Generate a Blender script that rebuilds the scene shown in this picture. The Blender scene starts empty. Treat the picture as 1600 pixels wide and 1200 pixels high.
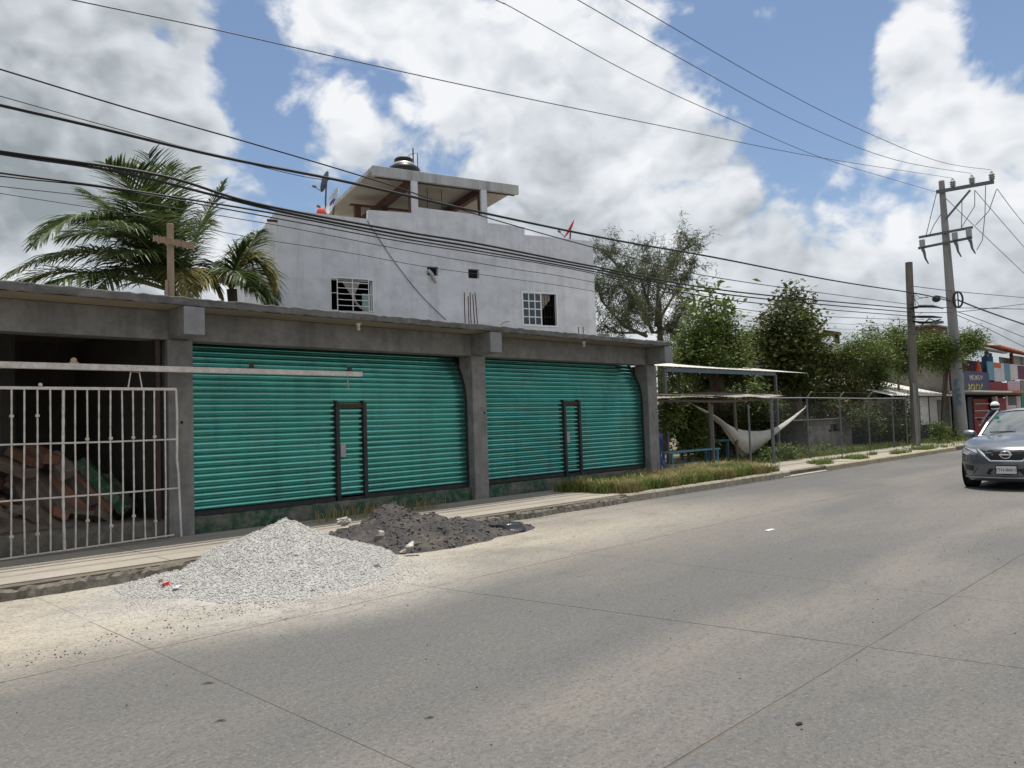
import bpy, bmesh, math, random
import numpy as np
from mathutils import Vector, Matrix

# ------------------------------------------------------------------ camera
F, CAMH, ROLL = 1202.0, 1.55, 0.035          # focal length in px of a 1600x1200 frame, eye height, roll
PITCH, PHI = math.radians(3.1018), math.radians(44.993)   # X runs along the street, Y into the facade
scene = bpy.context.scene
cam_d = bpy.data.cameras.new("camera"); cam = bpy.data.objects.new("camera", cam_d)
scene.collection.objects.link(cam); scene.camera = cam
cam_d.sensor_width = 36; cam_d.lens = F * 36 / 1600; cam_d.clip_start = 0.05; cam_d.clip_end = 3000
_r0 = Vector((math.sin(PHI), -math.cos(PHI), 0)); _f0 = Vector((math.cos(PHI), math.sin(PHI), 0)); _z = Vector((0, 0, 1))
_fw = _f0 * math.cos(PITCH) + _z * math.sin(PITCH); _u0 = _z * math.cos(PITCH) - _f0 * math.sin(PITCH)
_c, _s = math.cos(ROLL), math.sin(ROLL)
_right = _r0 * _c - _u0 * _s                 # picture x axis
_up = _u0 * _c + _r0 * _s                    # picture up axis
cam.matrix_world = Matrix(((_right.x, _up.x, -_fw.x, 0), (_right.y, _up.y, -_fw.y, 0), (_right.z, _up.z, -_fw.z, CAMH), (0, 0, 0, 1)))

# ------------------------------------------------------------------ light
SUN = Vector((0.15, 0.075, 1.0)).normalized()   # direction towards the sun
SUN_STR, SKY_STR, EXPOSURE = 4.8, 0.115, 0.06
sd = bpy.data.lights.new("sun", 'SUN'); sd.energy = SUN_STR; sd.angle = math.radians(0.55); sd.color = (1, 0.955, 0.88)
so = bpy.data.objects.new("sun", sd); scene.collection.objects.link(so)
so.rotation_euler = SUN.to_track_quat('Z', 'Y').to_euler(); so.location = (0, 0, 60)
vs = scene.view_settings; vs.view_transform = 'Standard'; vs.look = 'None'; vs.gamma = 1; vs.exposure = EXPOSURE; vs.use_curve_mapping = False

# photo pixel -> direction -> place on a plane the thing touches
O = Vector((0, 0, CAMH))
def ray(px, py): return _fw + _right * ((px - 800) / F) - _up * ((py - 600) / F)
def onZ(px, py, z=0.0): d = ray(px, py); return O + d * ((z - CAMH) / d.z)
def onY(px, py, y): d = ray(px, py); return O + d * (y / d.y)
def onX(px, py, x): d = ray(px, py); return O + d * (x / d.x)
def depth(p): return (Vector(p) - O).dot(_fw)
def mpp(p): return depth(p) / F

# ------------------------------------------------------------------ sky
world = bpy.data.worlds.new("World"); scene.world = world; world.use_nodes = True
def build_sky():
    nt = world.node_tree; N = nt.nodes; L = nt.links; N.clear()
    def n(t, **k):
        x = N.new(t)
        for a, b in k.items(): setattr(x, a, b)
        return x
    def val(sock, v): sock.default_value = v
    def math_(op, a, b=None, clamp=False):
        m = n('ShaderNodeMath', operation=op, use_clamp=clamp)
        for i, s in enumerate((a, b)):
            if s is None: continue
            if isinstance(s, (int, float)): m.inputs[i].default_value = s
            else: L.new(s, m.inputs[i])
        return m.outputs[0]
    sky = n('ShaderNodeTexSky', sky_type='NISHITA'); sky.sun_disc = False
    sky.sun_elevation = math.asin(SUN.z); sky.sun_rotation = math.atan2(SUN.x, SUN.y)
    sky.air_density = 1.0; sky.dust_density = 0.8; sky.ozone_density = 1.6
    bg1 = n('ShaderNodeBackground'); val(bg1.inputs[1], SKY_STR); L.new(sky.outputs[0], bg1.inputs[0])
    tc = n('ShaderNodeTexCoord'); D = tc.outputs['Generated']
    mp = n('ShaderNodeMapping'); L.new(D, mp.inputs[0]); val(mp.inputs['Scale'], (1, 1, 1.35)); val(mp.inputs['Location'], (3.1, 1.7, 0.4))
    def noise(scale, detail, rough, dist=0.0, off=None):
        t = n('ShaderNodeTexNoise'); val(t.inputs['Scale'], scale); val(t.inputs['Detail'], detail); val(t.inputs['Roughness'], rough); val(t.inputs['Distortion'], dist)
        if off is None: L.new(mp.outputs[0], t.inputs[0])
        else:
            a = n('ShaderNodeVectorMath', operation='ADD'); L.new(mp.outputs[0], a.inputs[0]); val(a.inputs[1], off); L.new(a.outputs[0], t.inputs[0])
        return t.outputs[0]
    base = noise(2.4, 5, 0.60, 0.3)
    fine = noise(8.5, 5, 0.66, 0.3, (5, 2, 1))
    # cauliflower heads: fractal cells on warped coordinates, and the same a little nearer the sun for relief
    wn = n('ShaderNodeTexNoise'); val(wn.inputs['Scale'], 7.0); val(wn.inputs['Detail'], 3); L.new(mp.outputs[0], wn.inputs[0])
    wsc = n('ShaderNodeVectorMath', operation='SCALE'); L.new(wn.outputs['Color'], wsc.inputs[0]); val(wsc.inputs['Scale'], 0.16)
    wp = n('ShaderNodeVectorMath', operation='ADD'); L.new(mp.outputs[0], wp.inputs[0]); L.new(wsc.outputs[0], wp.inputs[1])
    def puff(off):
        a = n('ShaderNodeVectorMath', operation='ADD'); L.new(wp.outputs[0], a.inputs[0]); val(a.inputs[1], off)
        v = n('ShaderNodeTexVoronoi', feature='F1'); v.normalize = True; val(v.inputs['Scale'], 7.5); val(v.inputs['Detail'], 2.0); val(v.inputs['Roughness'], 0.55); val(v.inputs['Lacunarity'], 2.2); L.new(a.outputs[0], v.inputs['Vector'])
        return v.outputs['Distance']
    pf = puff((0, 0, 0)); pf2 = puff(tuple(Vector((-_fw.x * .3 + .1, -_fw.y * .3, 1.0)).normalized() * 0.035))
    dens = math_('ADD', math_('MULTIPLY', math_('SUBTRACT', base, 0.5), 1.05), math_('ADD', math_('MULTIPLY', math_('SUBTRACT', fine, 0.5), 0.65), math_('MULTIPLY', math_('SUBTRACT', 0.42, pf), 0.80)))
    relief = math_('SUBTRACT', pf2, pf)
    def lobe(px, py, rpx, w):
        d = ray(px, py).normalized()
        dp = n('ShaderNodeVectorMath', operation='DOT_PRODUCT'); L.new(D, dp.inputs[0]); val(dp.inputs[1], d)
        k = 2.0 / (rpx / F) ** 2
        e = math_('EXPONENT', math_('MULTIPLY', math_('SUBTRACT', dp.outputs['Value'], 1.0), k))
        return math_('MULTIPLY', e, w * (0.82 if w < 0 else 1.0))
    sepd = n('ShaderNodeSeparateXYZ'); L.new(D, sepd.inputs[0])
    low = n('ShaderNodeMapRange', interpolation_type='SMOOTHSTEP'); L.new(sepd.outputs[2], low.inputs[0]); val(low.inputs[1], 0.30); val(low.inputs[2], 0.02); val(low.inputs[3], 0.0); val(low.inputs[4], 0.26)
    acc = math_('ADD', math_('ADD', dens, 0.02), low.outputs[0])          # cloud banks close up towards the horizon
    for a in [(385, 110, 62, -.40), (420, 230, 70, -.30), (375, 30, 60, -.25), (600, 130, 66, -.34), (520, 60, 40, -.16), (250, 60, 24, -.2), (1200, 40, 150, -.42), (1105, 5, 70, -.3), (1310, 130, 90, -.42), (1270, 215, 60, -.22), (1560, 30, 85, -.36),
              (1300, 310, 80, -.26), (905, 45, 34, -.26), (1430, 250, 55, -.16), (765, 15, 45, -.26), (1570, 250, 40, -.16), (480, 170, 45, -.1),
              (110, 190, 190, .30), (120, 330, 180, .10), (1000, 90, 85, .20), (860, 110, 120, .14), (1430, 70, 62, .34), (1520, 170, 95, .22), (820, 230, 200, .10), (1050, 300, 180, .10), (1430, 400, 160, .08), (430, 170, 24, .16), (540, 190, 60, .16), (560, 20, 60, .2), (690, 25, 55, .15), (1400, 190, 60, .18), (1330, 240, 50, .12), (300, 60, 50, .12)]:
        acc = math_('ADD', acc, lobe(*a))
    mask = n('ShaderNodeMapRange', interpolation_type='SMOOTHSTEP'); L.new(acc, mask.inputs[0]); val(mask.inputs[1], -0.05); val(mask.inputs[2], 0.13)
    # cloud body: thick parts are greyer underneath, thin edges and tops stay white
    thick = n('ShaderNodeMapRange', interpolation_type='SMOOTHSTEP'); L.new(acc, thick.inputs[0]); val(thick.inputs[1], 0.10); val(thick.inputs[2], 0.78)
    shade = noise(3.6, 4, 0.55, 0.35, (1.3, 7.7, 2.2))
    sh = n('ShaderNodeMapRange', interpolation_type='SMOOTHSTEP'); L.new(shade, sh.inputs[0]); val(sh.inputs[1], 0.40); val(sh.inputs[2], 0.64)
    sh2n = noise(13.0, 4, 0.68, 0.3, (4.1, 3.3, 9.2)); sh2 = n('ShaderNodeMapRange', interpolation_type='SMOOTHSTEP'); L.new(sh2n, sh2.inputs[0]); val(sh2.inputs[1], 0.36); val(sh2.inputs[2], 0.66); val(sh2.inputs[3], 0.0); val(sh2.inputs[4], 0.16)
    g = math_('ADD', math_('MULTIPLY', thick.outputs[0], 0.34), math_('MULTIPLY', sh.outputs[0], 0.52))
    lowg = n('ShaderNodeMapRange', interpolation_type='SMOOTHSTEP'); L.new(sepd.outputs[2], lowg.inputs[0]); val(lowg.inputs[1], 0.32); val(lowg.inputs[2], 0.10); val(lowg.inputs[3], 0.0); val(lowg.inputs[4], 0.20)
    g = math_('SUBTRACT', math_('ADD', math_('ADD', g, sh2.outputs[0]), lowg.outputs[0]), math_('MULTIPLY', relief, 2.4))
    for a in [(90, 170, 220, .44), (40, 40, 150, .12), (900, 270, 120, .25), (770, 300, 110, .25), (1180, 400, 120, .22), (1450, 560, 160, .25)]:
        g = math_('ADD', g, lobe(*a))
    ramp = n('ShaderNodeValToRGB'); L.new(math_('MULTIPLY', g, 0.8, True), ramp.inputs[0])
    cr = ramp.color_ramp; cr.elements[0].position = 0.0; cr.elements[0].color = (0.90, 0.915, 0.94, 1)
    cr.elements[1].position = 1.0; cr.elements[1].color = (0.30, 0.345, 0.37, 1)
    e = cr.elements.new(0.42); e.color = (0.66, 0.70, 0.745, 1)
    bg2 = n('ShaderNodeBackground'); L.new(ramp.outputs[0], bg2.inputs[0]); val(bg2.inputs[1], 0.97)
    mix = n('ShaderNodeMixShader'); L.new(mask.outputs[0], mix.inputs[0]); L.new(bg1.outputs[0], mix.inputs[1]); L.new(bg2.outputs[0], mix.inputs[2])
    out = n('ShaderNodeOutputWorld'); L.new(mix.outputs[0], out.inputs[0])
build_sky()
world.cycles.sampling_method = 'AUTOMATIC'
scene.cycles.max_bounces = 6; scene.cycles.diffuse_bounces = 3; scene.cycles.glossy_bounces = 3

# ------------------------------------------------------------------ helpers
random.seed(7); rng = np.random.default_rng(7)
COL = scene.collection
def material(name, c1, c2=None, scale=3.0, rough=0.85, bump=0.0, bscale=40.0, metal=0.0, c3=None, s3=25.0, a3=0.35, stretch=(1, 1, 1), spec=0.35, coat=0.0, translucent=0.0, contrast=(0.35, 0.65), obj_var=0.0, streak=None):
    m = bpy.data.materials.new(name); m.use_nodes = True; nt = m.node_tree; N = nt.nodes; L = nt.links
    b = N['Principled BSDF']; b.inputs['Roughness'].default_value = rough; b.inputs['Metallic'].default_value = metal
    b.inputs['Specular IOR Level'].default_value = spec
    if coat: b.inputs['Coat Weight'].default_value = coat; b.inputs['Coat Roughness'].default_value = 0.06
    geo = N.new('ShaderNodeNewGeometry'); mp = N.new('ShaderNodeMapping'); L.new(geo.outputs['Position'], mp.inputs[0]); mp.inputs['Scale'].default_value = stretch
    col = None
    if c2 is not None:
        t = N.new('ShaderNodeTexNoise'); t.inputs['Scale'].default_value = scale; t.inputs['Detail'].default_value = 7; t.inputs['Roughness'].default_value = 0.62
        L.new(mp.outputs[0], t.inputs[0])
        mr = N.new('ShaderNodeMapRange'); L.new(t.outputs[0], mr.inputs[0]); mr.inputs[1].default_value, mr.inputs[2].default_value = contrast
        mx = N.new('ShaderNodeMix'); mx.data_type = 'RGBA'; L.new(mr.outputs[0], mx.inputs['Factor']); mx.inputs['A'].default_value = (*c1, 1); mx.inputs['B'].default_value = (*c2, 1)
        col = mx.outputs['Result']
    if c3 is not None:
        t = N.new('ShaderNodeTexNoise'); t.inputs['Scale'].default_value = s3; t.inputs['Detail'].default_value = 4; t.inputs['Roughness'].default_value = 0.7
        L.new(geo.outputs['Position'], t.inputs[0])
        mr = N.new('ShaderNodeMapRange'); L.new(t.outputs[0], mr.inputs[0]); mr.inputs[1].default_value = 0.45; mr.inputs[2].default_value = 0.7; mr.inputs[4].default_value = a3
        mx = N.new('ShaderNodeMix'); mx.data_type = 'RGBA'; L.new(mr.outputs[0], mx.inputs['Factor'])
        if col is None: mx.inputs['A'].default_value = (*c1, 1)
        else: L.new(col, mx.inputs['A'])
        mx.inputs['B'].default_value = (*c3, 1); col = mx.outputs['Result']
    if streak is not None:             # rain run-off stains: (colour, amount, horizontal scale)
        sc_, am_, hs_ = streak
        mp2 = N.new('ShaderNodeMapping'); L.new(geo.outputs['Position'], mp2.inputs[0]); mp2.inputs['Scale'].default_value = (hs_, hs_, hs_ * .06)
        t = N.new('ShaderNodeTexNoise'); t.inputs['Scale'].default_value = 1.0; t.inputs['Detail'].default_value = 6; t.inputs['Roughness'].default_value = 0.7; t.inputs['Distortion'].default_value = 0.15; L.new(mp2.outputs[0], t.inputs[0])
        mr = N.new('ShaderNodeMapRange'); L.new(t.outputs[0], mr.inputs[0]); mr.inputs[1].default_value = 0.50; mr.inputs[2].default_value = 0.72; mr.inputs[4].default_value = am_
        mx = N.new('ShaderNodeMix'); mx.data_type = 'RGBA'; L.new(mr.outputs[0], mx.inputs['Factor'])
        if col is None: mx.inputs['A'].default_value = (*c1, 1)
        else: L.new(col, mx.inputs['A'])
        mx.inputs['B'].default_value = (*sc_, 1); col = mx.outputs['Result']
    if obj_var:
        oi = N.new('ShaderNodeObjectInfo'); hs = N.new('ShaderNodeHueSaturation'); mr = N.new('ShaderNodeMapRange')
        L.new(oi.outputs['Random'], mr.inputs[0]); mr.inputs[3].default_value = 1 - obj_var; mr.inputs[4].default_value = 1 + obj_var
        L.new(mr.outputs[0], hs.inputs['Value'])
        if col is None: hs.inputs['Color'].default_value = (*c1, 1)
        else: L.new(col, hs.inputs['Color'])
        col = hs.outputs[0]
    if col is None: b.inputs['Base Color'].default_value = (*c1, 1)
    else: L.new(col, b.inputs['Base Color'])
    if bump:
        t = N.new('ShaderNodeTexNoise'); t.inputs['Scale'].default_value = bscale; t.inputs['Detail'].default_value = 6; t.inputs['Roughness'].default_value = 0.65
        L.new(geo.outputs['Position'], t.inputs[0])
        bp = N.new('ShaderNodeBump'); bp.inputs['Strength'].default_value = bump; bp.inputs['Distance'].default_value = 0.02
        L.new(t.outputs[0], bp.inputs['Height']); L.new(bp.outputs[0], b.inputs['Normal'])
    if translucent:
        out = N['Material Output']; tr = N.new('ShaderNodeBsdfTranslucent'); ms = N.new('ShaderNodeMixShader'); ms.inputs[0].default_value = translucent
        if col is None: tr.inputs[0].default_value = (*c1, 1)
        else: L.new(col, tr.inputs[0])
        L.new(b.outputs[0], ms.inputs[1]); L.new(tr.outputs[0], ms.inputs[2]); L.new(ms.outputs[0], out.inputs[0])
    return m

class MB:
    def __init__(s): s.v = []; s.f = []
    def add(s, vs, fs):
        o = len(s.v); s.v += [tuple(v) for v in vs]; s.f += [tuple(i + o for i in f) for f in fs]; return s
    def box(s, x0, x1, y0, y1, z0, z1, M=None):
        vs = [Vector((x, y, z)) for x in (x0, x1) for y in (y0, y1) for z in (z0, z1)]
        if M is not None: vs = [M @ v for v in vs]
        return s.add(vs, [(0, 1, 3, 2), (4, 6, 7, 5), (0, 4, 5, 1), (2, 3, 7, 6), (0, 2, 6, 4), (1, 5, 7, 3)])
    def bar(s, a, b, w, h=None, up=(0, 0, 1)):
        h = h or w; a = Vector(a); b = Vector(b); d = (b - a).normalized(); u = Vector(up)
        if abs(d.dot(u)) > .97: u = Vector((0, 1, 0))
        r = d.cross(u).normalized(); u = r.cross(d)
        vs = [p + r * (i * w / 2) + u * (j * h / 2) for p in (a, b) for i, j in ((-1, -1), (1, -1), (1, 1), (-1, 1))]
        return s.add(vs, [(3, 2, 1, 0), (4, 5, 6, 7), (0, 1, 5, 4), (1, 2, 6, 5), (2, 3, 7, 6), (3, 0, 4, 7)])
    def tube(s, pts, rad, n=8, caps=True):
        pts = [Vector(p) for p in pts]; k = len(pts); rr = rad if isinstance(rad, (list, tuple)) else [rad] * k
        vs = []; u = None
        for i, p in enumerate(pts):
            d = (pts[min(i + 1, k - 1)] - pts[max(i - 1, 0)])
            d = d.normalized() if d.length > 1e-9 else Vector((0, 0, 1))
            if u is None: u = d.orthogonal().normalized()
            u = (u - d * u.dot(d)).normalized(); w = d.cross(u)
            for j in range(n):
                a = 2 * math.pi * j / n; vs.append(p + (u * math.cos(a) + w * math.sin(a)) * rr[i])
        fs = [(i * n + j, i * n + (j + 1) % n, (i + 1) * n + (j + 1) % n, (i + 1) * n + j) for i in range(k - 1) for j in range(n)]
        if caps: fs += [tuple(range(n - 1, -1, -1)), tuple((k - 1) * n + j for j in range(n))]
        return s.add(vs, fs)
    def lathe(s, prof, c=(0, 0, 0), n=20, M=None):
        vs = []; k = len(prof)
        for r, z in prof:
            for j in range(n):
                a = 2 * math.pi * j / n; v = Vector((r * math.cos(a), r * math.sin(a), z))
                vs.append((M @ v if M is not None else v) + Vector(c))
        fs = [(i * n + j, i * n + (j + 1) % n, (i + 1) * n + (j + 1) % n, (i + 1) * n + j) for i in range(k - 1) for j in range(n)]
        fs += [tuple(range(n - 1, -1, -1)), tuple((k - 1) * n + j for j in range(n))]
        return s.add(vs, fs)
    def prism(s, poly, a, b):          # poly points given by functions a(p), b(p) -> 3D
        k = len(poly); vs = [a(p) for p in poly] + [b(p) for p in poly]
        return s.add(vs, [tuple(range(k - 1, -1, -1)), tuple(range(k, 2 * k))] + [(i, (i + 1) % k, k + (i + 1) % k, k + i) for i in range(k)])
    def build(s, name, mat, parent=None, smooth=False, bevel=0.0, loc=None):
        me = bpy.data.meshes.new(name); me.from_pydata(s.v, [], s.f); me.update()
        bm = bmesh.new(); bm.from_mesh(me); bmesh.ops.recalc_face_normals(bm, faces=bm.faces)
        if bevel: bmesh.ops.bevel(bm, geom=bm.edges[:], offset=bevel, segments=1, affect='EDGES', clamp_overlap=True)
        bm.to_mesh(me); bm.free()
        if smooth:
            for p in me.polygons: p.use_smooth = True
            if smooth != 'all': me.set_sharp_from_angle(angle=math.radians(40))
        return link(name, me, mat, parent)
def link(name, me, mat, parent=None):
    o = bpy.data.objects.new(name, me); COL.objects.link(o)
    if mat is not None and not me.materials: me.materials.append(mat)
    if parent is not None: o.parent = parent
    return o
def tag(o, label=None, cat=None, group=None, kind=None):
    if label: o['label'] = label
    if cat: o['category'] = cat
    if group: o['group'] = group
    if kind: o['kind'] = kind
    return o
def thing(name, label, cat, group=None, loc=(0, 0, 0)):
    o = bpy.data.objects.new(name, None); COL.objects.link(o); o.empty_display_size = 0.2; o.location = loc
    return tag(o, label, cat, group)
def quads(name, V, mat, parent=None):      # V: (n,k,3) array of k-gons
    n, k, _ = V.shape; me = bpy.data.meshes.new(name)
    me.vertices.add(n * k); me.vertices.foreach_set('co', V.reshape(-1).astype(np.float32))
    me.loops.add(n * k); me.loops.foreach_set('vertex_index', np.arange(n * k, dtype=np.int32))
    me.polygons.add(n); me.polygons.foreach_set('loop_start', np.arange(0, n * k, k, dtype=np.int32))
    me.update(calc_edges=True); me.validate()
    return link(name, me, mat, parent)
def noise2(x, y, seed=0):                  # cheap smooth value noise
    def h(i, j): 
        v = np.sin(i * 127.1 + j * 311.7 + seed * 74.7) * 43758.5453; return v - np.floor(v)
    x = np.asarray(x, float); y = np.asarray(y, float)
    i, j = np.floor(x), np.floor(y); u, v = x - i, y - j; u = u * u * (3 - 2 * u); v = v * v * (3 - 2 * v)
    return (h(i, j) * (1 - u) + h(i + 1, j) * u) * (1 - v) + (h(i, j + 1) * (1 - u) + h(i + 1, j + 1) * u) * v - 0.5
def fbm(x, y, seed=0, o=4):
    t = 0
    for k in range(o): t = t + noise2(x * 2 ** k, y * 2 ** k, seed + k) / 2 ** k
    return t
def heightfield(name, x0, x1, y0, y1, nx, ny, fz, mat, parent=None):
    xs = np.linspace(x0, x1, nx); ys = np.linspace(y0, y1, ny); X, Y = np.meshgrid(xs, ys); Z = fz(X, Y)
    V = [(float(a), float(b), float(c)) for a, b, c in zip(X.ravel(), Y.ravel(), Z.ravel())]
    Fc = [(j * nx + i, j * nx + i + 1, (j + 1) * nx + i + 1, (j + 1) * nx + i) for j in range(ny - 1) for i in range(nx - 1)]
    me = bpy.data.meshes.new(name); me.from_pydata(V, [], Fc); me.update()
    for p in me.polygons: p.use_smooth = True
    return link(name, me, mat, parent)

# ------------------------------------------------------------------ materials
M = {}
M['conc'] = material('grey_render', (0.165, 0.16, 0.153), (0.25, 0.242, 0.23), 1.6, 0.92, 0.25, 30, c3=(0.09, 0.09, 0.088), s3=6, a3=0.5, streak=((0.085, 0.082, 0.078), .55, 3.0))
M['conc_new'] = material('fresh_cement', (0.19, 0.19, 0.195), (0.25, 0.25, 0.25), 5, 0.92, 0.2, 50)
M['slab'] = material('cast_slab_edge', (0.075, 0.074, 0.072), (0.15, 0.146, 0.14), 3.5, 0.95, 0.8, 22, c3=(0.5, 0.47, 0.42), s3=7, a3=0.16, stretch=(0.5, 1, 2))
M['soffit'] = material('formwork_soffit', (0.20, 0.165, 0.12), (0.30, 0.25, 0.19), 2.2, 0.95, 0.25, 25, stretch=(0.3, 1, 1))
M['plinth'] = material('worn_plinth', (0.13, 0.12, 0.10), (0.022, 0.068, 0.04), 1.6, 0.9, 0.5, 30, c3=(0.20, 0.185, 0.155), s3=9, a3=0.7, contrast=(0.40, 0.52))
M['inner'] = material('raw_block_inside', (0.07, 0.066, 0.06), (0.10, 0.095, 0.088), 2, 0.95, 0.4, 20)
M['teal'] = material('teal_shutter_paint', (0.115, 0.40, 0.345), (0.15, 0.47, 0.42), 1.3, 0.15, 0.2, 5, spec=0.9, metal=.8, c3=(0.18, 0.36, 0.32), s3=4, a3=0.55, stretch=(0.6, 1, 3), streak=((0.09, 0.20, 0.17), .5, 4.0))
M['dark_steel'] = material('dark_steel', (0.014, 0.015, 0.018), (0.035, 0.03, 0.03), 8, 0.55, 0.1, 60)
M['rust'] = material('rusty_steel', (0.10, 0.035, 0.018), (0.05, 0.022, 0.014), 14, 0.8, 0.2, 60)
M['maroon'] = material('maroon_steel', (0.055, 0.028, 0.030), (0.03, 0.018, 0.02), 10, 0.7, 0.1, 60)
M['gatewhite'] = material('chipped_white_paint', (0.62, 0.59, 0.55), (0.47, 0.43, 0.39), 9, 0.6, 0.1, 60, c3=(0.25, 0.15, 0.1), s3=30, a3=0.35)
M['white_wall'] = material('whitewashed_render', (0.68, 0.69, 0.725), (0.56, 0.565, 0.60), 1.1, 0.92, 0.18, 24, c3=(0.37, 0.375, 0.39), s3=2.3, a3=0.45, stretch=(0.45, 0.45, 1.3), streak=((0.36, 0.36, 0.37), .42, 3.6))
M['canopy'] = material('grey_white_concrete', (0.47, 0.475, 0.48), (0.36, 0.355, 0.345), 2.0, 0.92, 0.25, 24, stretch=(1, 1, 0.4), streak=((0.16, 0.155, 0.15), .6, 5.0))
M['ceil'] = material('cream_ceiling', (0.42, 0.375, 0.295), (0.35, 0.31, 0.24), 1.5, 0.95)
M['brownbeam'] = material('brown_painted_beam', (0.105, 0.05, 0.035), (0.075, 0.035, 0.026), 4, 0.8)
M['white_paint'] = material('white_frame', (0.72, 0.73, 0.74), None, rough=0.5)
M['glass'] = material('dark_glass', (0.012, 0.03, 0.045), None, rough=0.08, spec=0.6)
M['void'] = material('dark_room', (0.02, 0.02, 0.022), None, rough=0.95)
M['curtain'] = material('lace_curtain', (0.46, 0.42, 0.38), (0.35, 0.32, 0.29), 18, 0.95, translucent=0.2)
M['wood'] = material('weathered_timber', (0.36, 0.275, 0.20), (0.25, 0.185, 0.13), 12, 0.9, 0.3, 40, stretch=(1, 1, 0.3))
M['twine'] = material('straw_twine', (0.44, 0.34, 0.23), (0.34, 0.25, 0.16), 40, 0.95, 0.3, 80)
M['black'] = material('black_plastic', (0.012, 0.012, 0.014), None, rough=0.4)
M['sheet'] = material('black_sheeting', (0.016, 0.016, 0.02), (0.03, 0.03, 0.034), 6, 0.28, 0.4, 14, spec=0.6)
M['cable'] = material('cable_sheath', (0.012, 0.012, 0.014), None, rough=0.6)
M['wire'] = material('aluminium_wire', (0.085, 0.09, 0.10), None, rough=0.5)
M['gravel'] = material('limestone_chippings', (0.47, 0.455, 0.43), (0.38, 0.37, 0.35), 5, 0.95, 1.0, 60, c3=(0.27, 0.265, 0.26), s3=45, a3=0.5)
M['stone'] = material('limestone_chip', (0.50, 0.49, 0.47), (0.40, 0.39, 0.375), 55, 0.95)
M['sand'] = material('dark_wet_sand', (0.058, 0.054, 0.055), (0.125, 0.105, 0.078), 2.3, 0.95, 0.9, 35, c3=(0.035, 0.034, 0.036), s3=14, a3=0.6, contrast=(0.48, 0.66))
M['cinder'] = material('dark_clod', (0.06, 0.058, 0.06), (0.12, 0.11, 0.10), 20, 0.95, 0.6, 60)
M['palestone'] = material('pale_stone', (0.5, 0.46, 0.4), (0.38, 0.34, 0.29), 20, 0.9, 0.4, 40)
M['walk'] = material('worn_pavement', (0.35, 0.315, 0.262), (0.265, 0.238, 0.20), 1.5, 0.95, 0.45, 26, c3=(0.22, 0.19, 0.155), s3=9, a3=0.4, stretch=(0.35, 1, 1))
M['kerb'] = material('kerb_concrete', (0.25, 0.22, 0.17), (0.34, 0.30, 0.235), 3, 0.95, 0.6, 30, c3=(0.14, 0.125, 0.10), s3=9, a3=0.5)
M['kerb_dark'] = material('broken_dark_concrete', (0.135, 0.122, 0.10), (0.20, 0.18, 0.145), 5, 0.95, 0.9, 22, c3=(0.07, 0.064, 0.055), s3=11, a3=0.7)
M['kerb_yellow'] = material('kerb_faded_yellow', (0.36, 0.31, 0.19), (0.30, 0.265, 0.205), 4, 0.95, 0.5, 30)
M['earth'] = material('dry_earth', (0.20, 0.165, 0.115), (0.10, 0.10, 0.055), 0.8, 0.98, 0.6, 10)
M['brick1'] = material('orange_brick', (0.23, 0.09, 0.05), (0.17, 0.10, 0.065), 6, 0.95, 0.4, 40, c3=(0.19, 0.165, 0.135), s3=9, a3=0.45, obj_var=0.25)
M['brick2'] = material('mortared_brick', (0.20, 0.16, 0.125), (0.135, 0.105, 0.082), 5, 0.95, 0.5, 40, obj_var=0.25)
M['brickg'] = material('green_painted_brick', (0.022, 0.085, 0.045), (0.03, 0.105, 0.06), 6, 0.85, 0.3, 40, c3=(0.24, 0.21, 0.175), s3=6, a3=0.9)
M['trunk'] = material('bark', (0.085, 0.068, 0.05), (0.15, 0.125, 0.095), 9, 0.95, 0.7, 30, stretch=(1, 1, 0.3))
M['twig'] = material('pale_bark', (0.16, 0.135, 0.105), (0.10, 0.085, 0.065), 9, 0.95, 0.5, 30)
def leafmat(n, a, b, c, t=0.26, s=1.4): return material(n, a, b, s, 0.55, c3=c, s3=5, a3=0.55, translucent=t, spec=0.3)
M['leaf_mid'] = leafmat('broad_green_leaf', (0.072, 0.110, 0.022), (0.12, 0.152, 0.034), (0.034, 0.055, 0.016))
M['leaf_dark'] = leafmat('dark_green_leaf', (0.045, 0.074, 0.018), (0.078, 0.10, 0.026), (0.11, 0.078, 0.03))
M['leaf_light'] = leafmat('fresh_green_leaf', (0.095, 0.145, 0.024), (0.15, 0.19, 0.04), (0.045, 0.08, 0.018))
M['leaf_olive'] = leafmat('browning_leaf', (0.10, 0.105, 0.03), (0.16, 0.115, 0.045), (0.05, 0.07, 0.02))
M['needle'] = leafmat('grey_green_needle', (0.082, 0.10, 0.048), (0.12, 0.135, 0.07), (0.05, 0.062, 0.034), 0.3)
M['palm'] = leafmat('palm_leaflet', (0.055, 0.088, 0.026), (0.10, 0.13, 0.045), (0.04, 0.065, 0.022), 0.36)
for k in ('palm',): M[k].node_tree.nodes['Principled BSDF'].inputs['Roughness'].default_value = 0.42
M['palm_dry'] = leafmat('yellowing_palm_leaflet', (0.26, 0.235, 0.075), (0.19, 0.18, 0.06), (0.10, 0.13, 0.04), 0.35)
M['rachis'] = material('palm_rib', (0.20, 0.22, 0.07), (0.15, 0.15, 0.06), 4, 0.6)
M['grass'] = leafmat('green_grass', (0.10, 0.155, 0.03), (0.15, 0.19, 0.05), (0.2, 0.18, 0.07), 0.3, 2)
M['straw'] = leafmat('dry_grass', (0.36, 0.29, 0.13), (0.27, 0.225, 0.105), (0.18, 0.2, 0.07), 0.3, 2)
M['pole'] = material('pole_concrete', (0.28, 0.275, 0.265), (0.21, 0.205, 0.195), 3, 0.92, 0.3, 30, stretch=(1, 1, 0.3))
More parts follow.
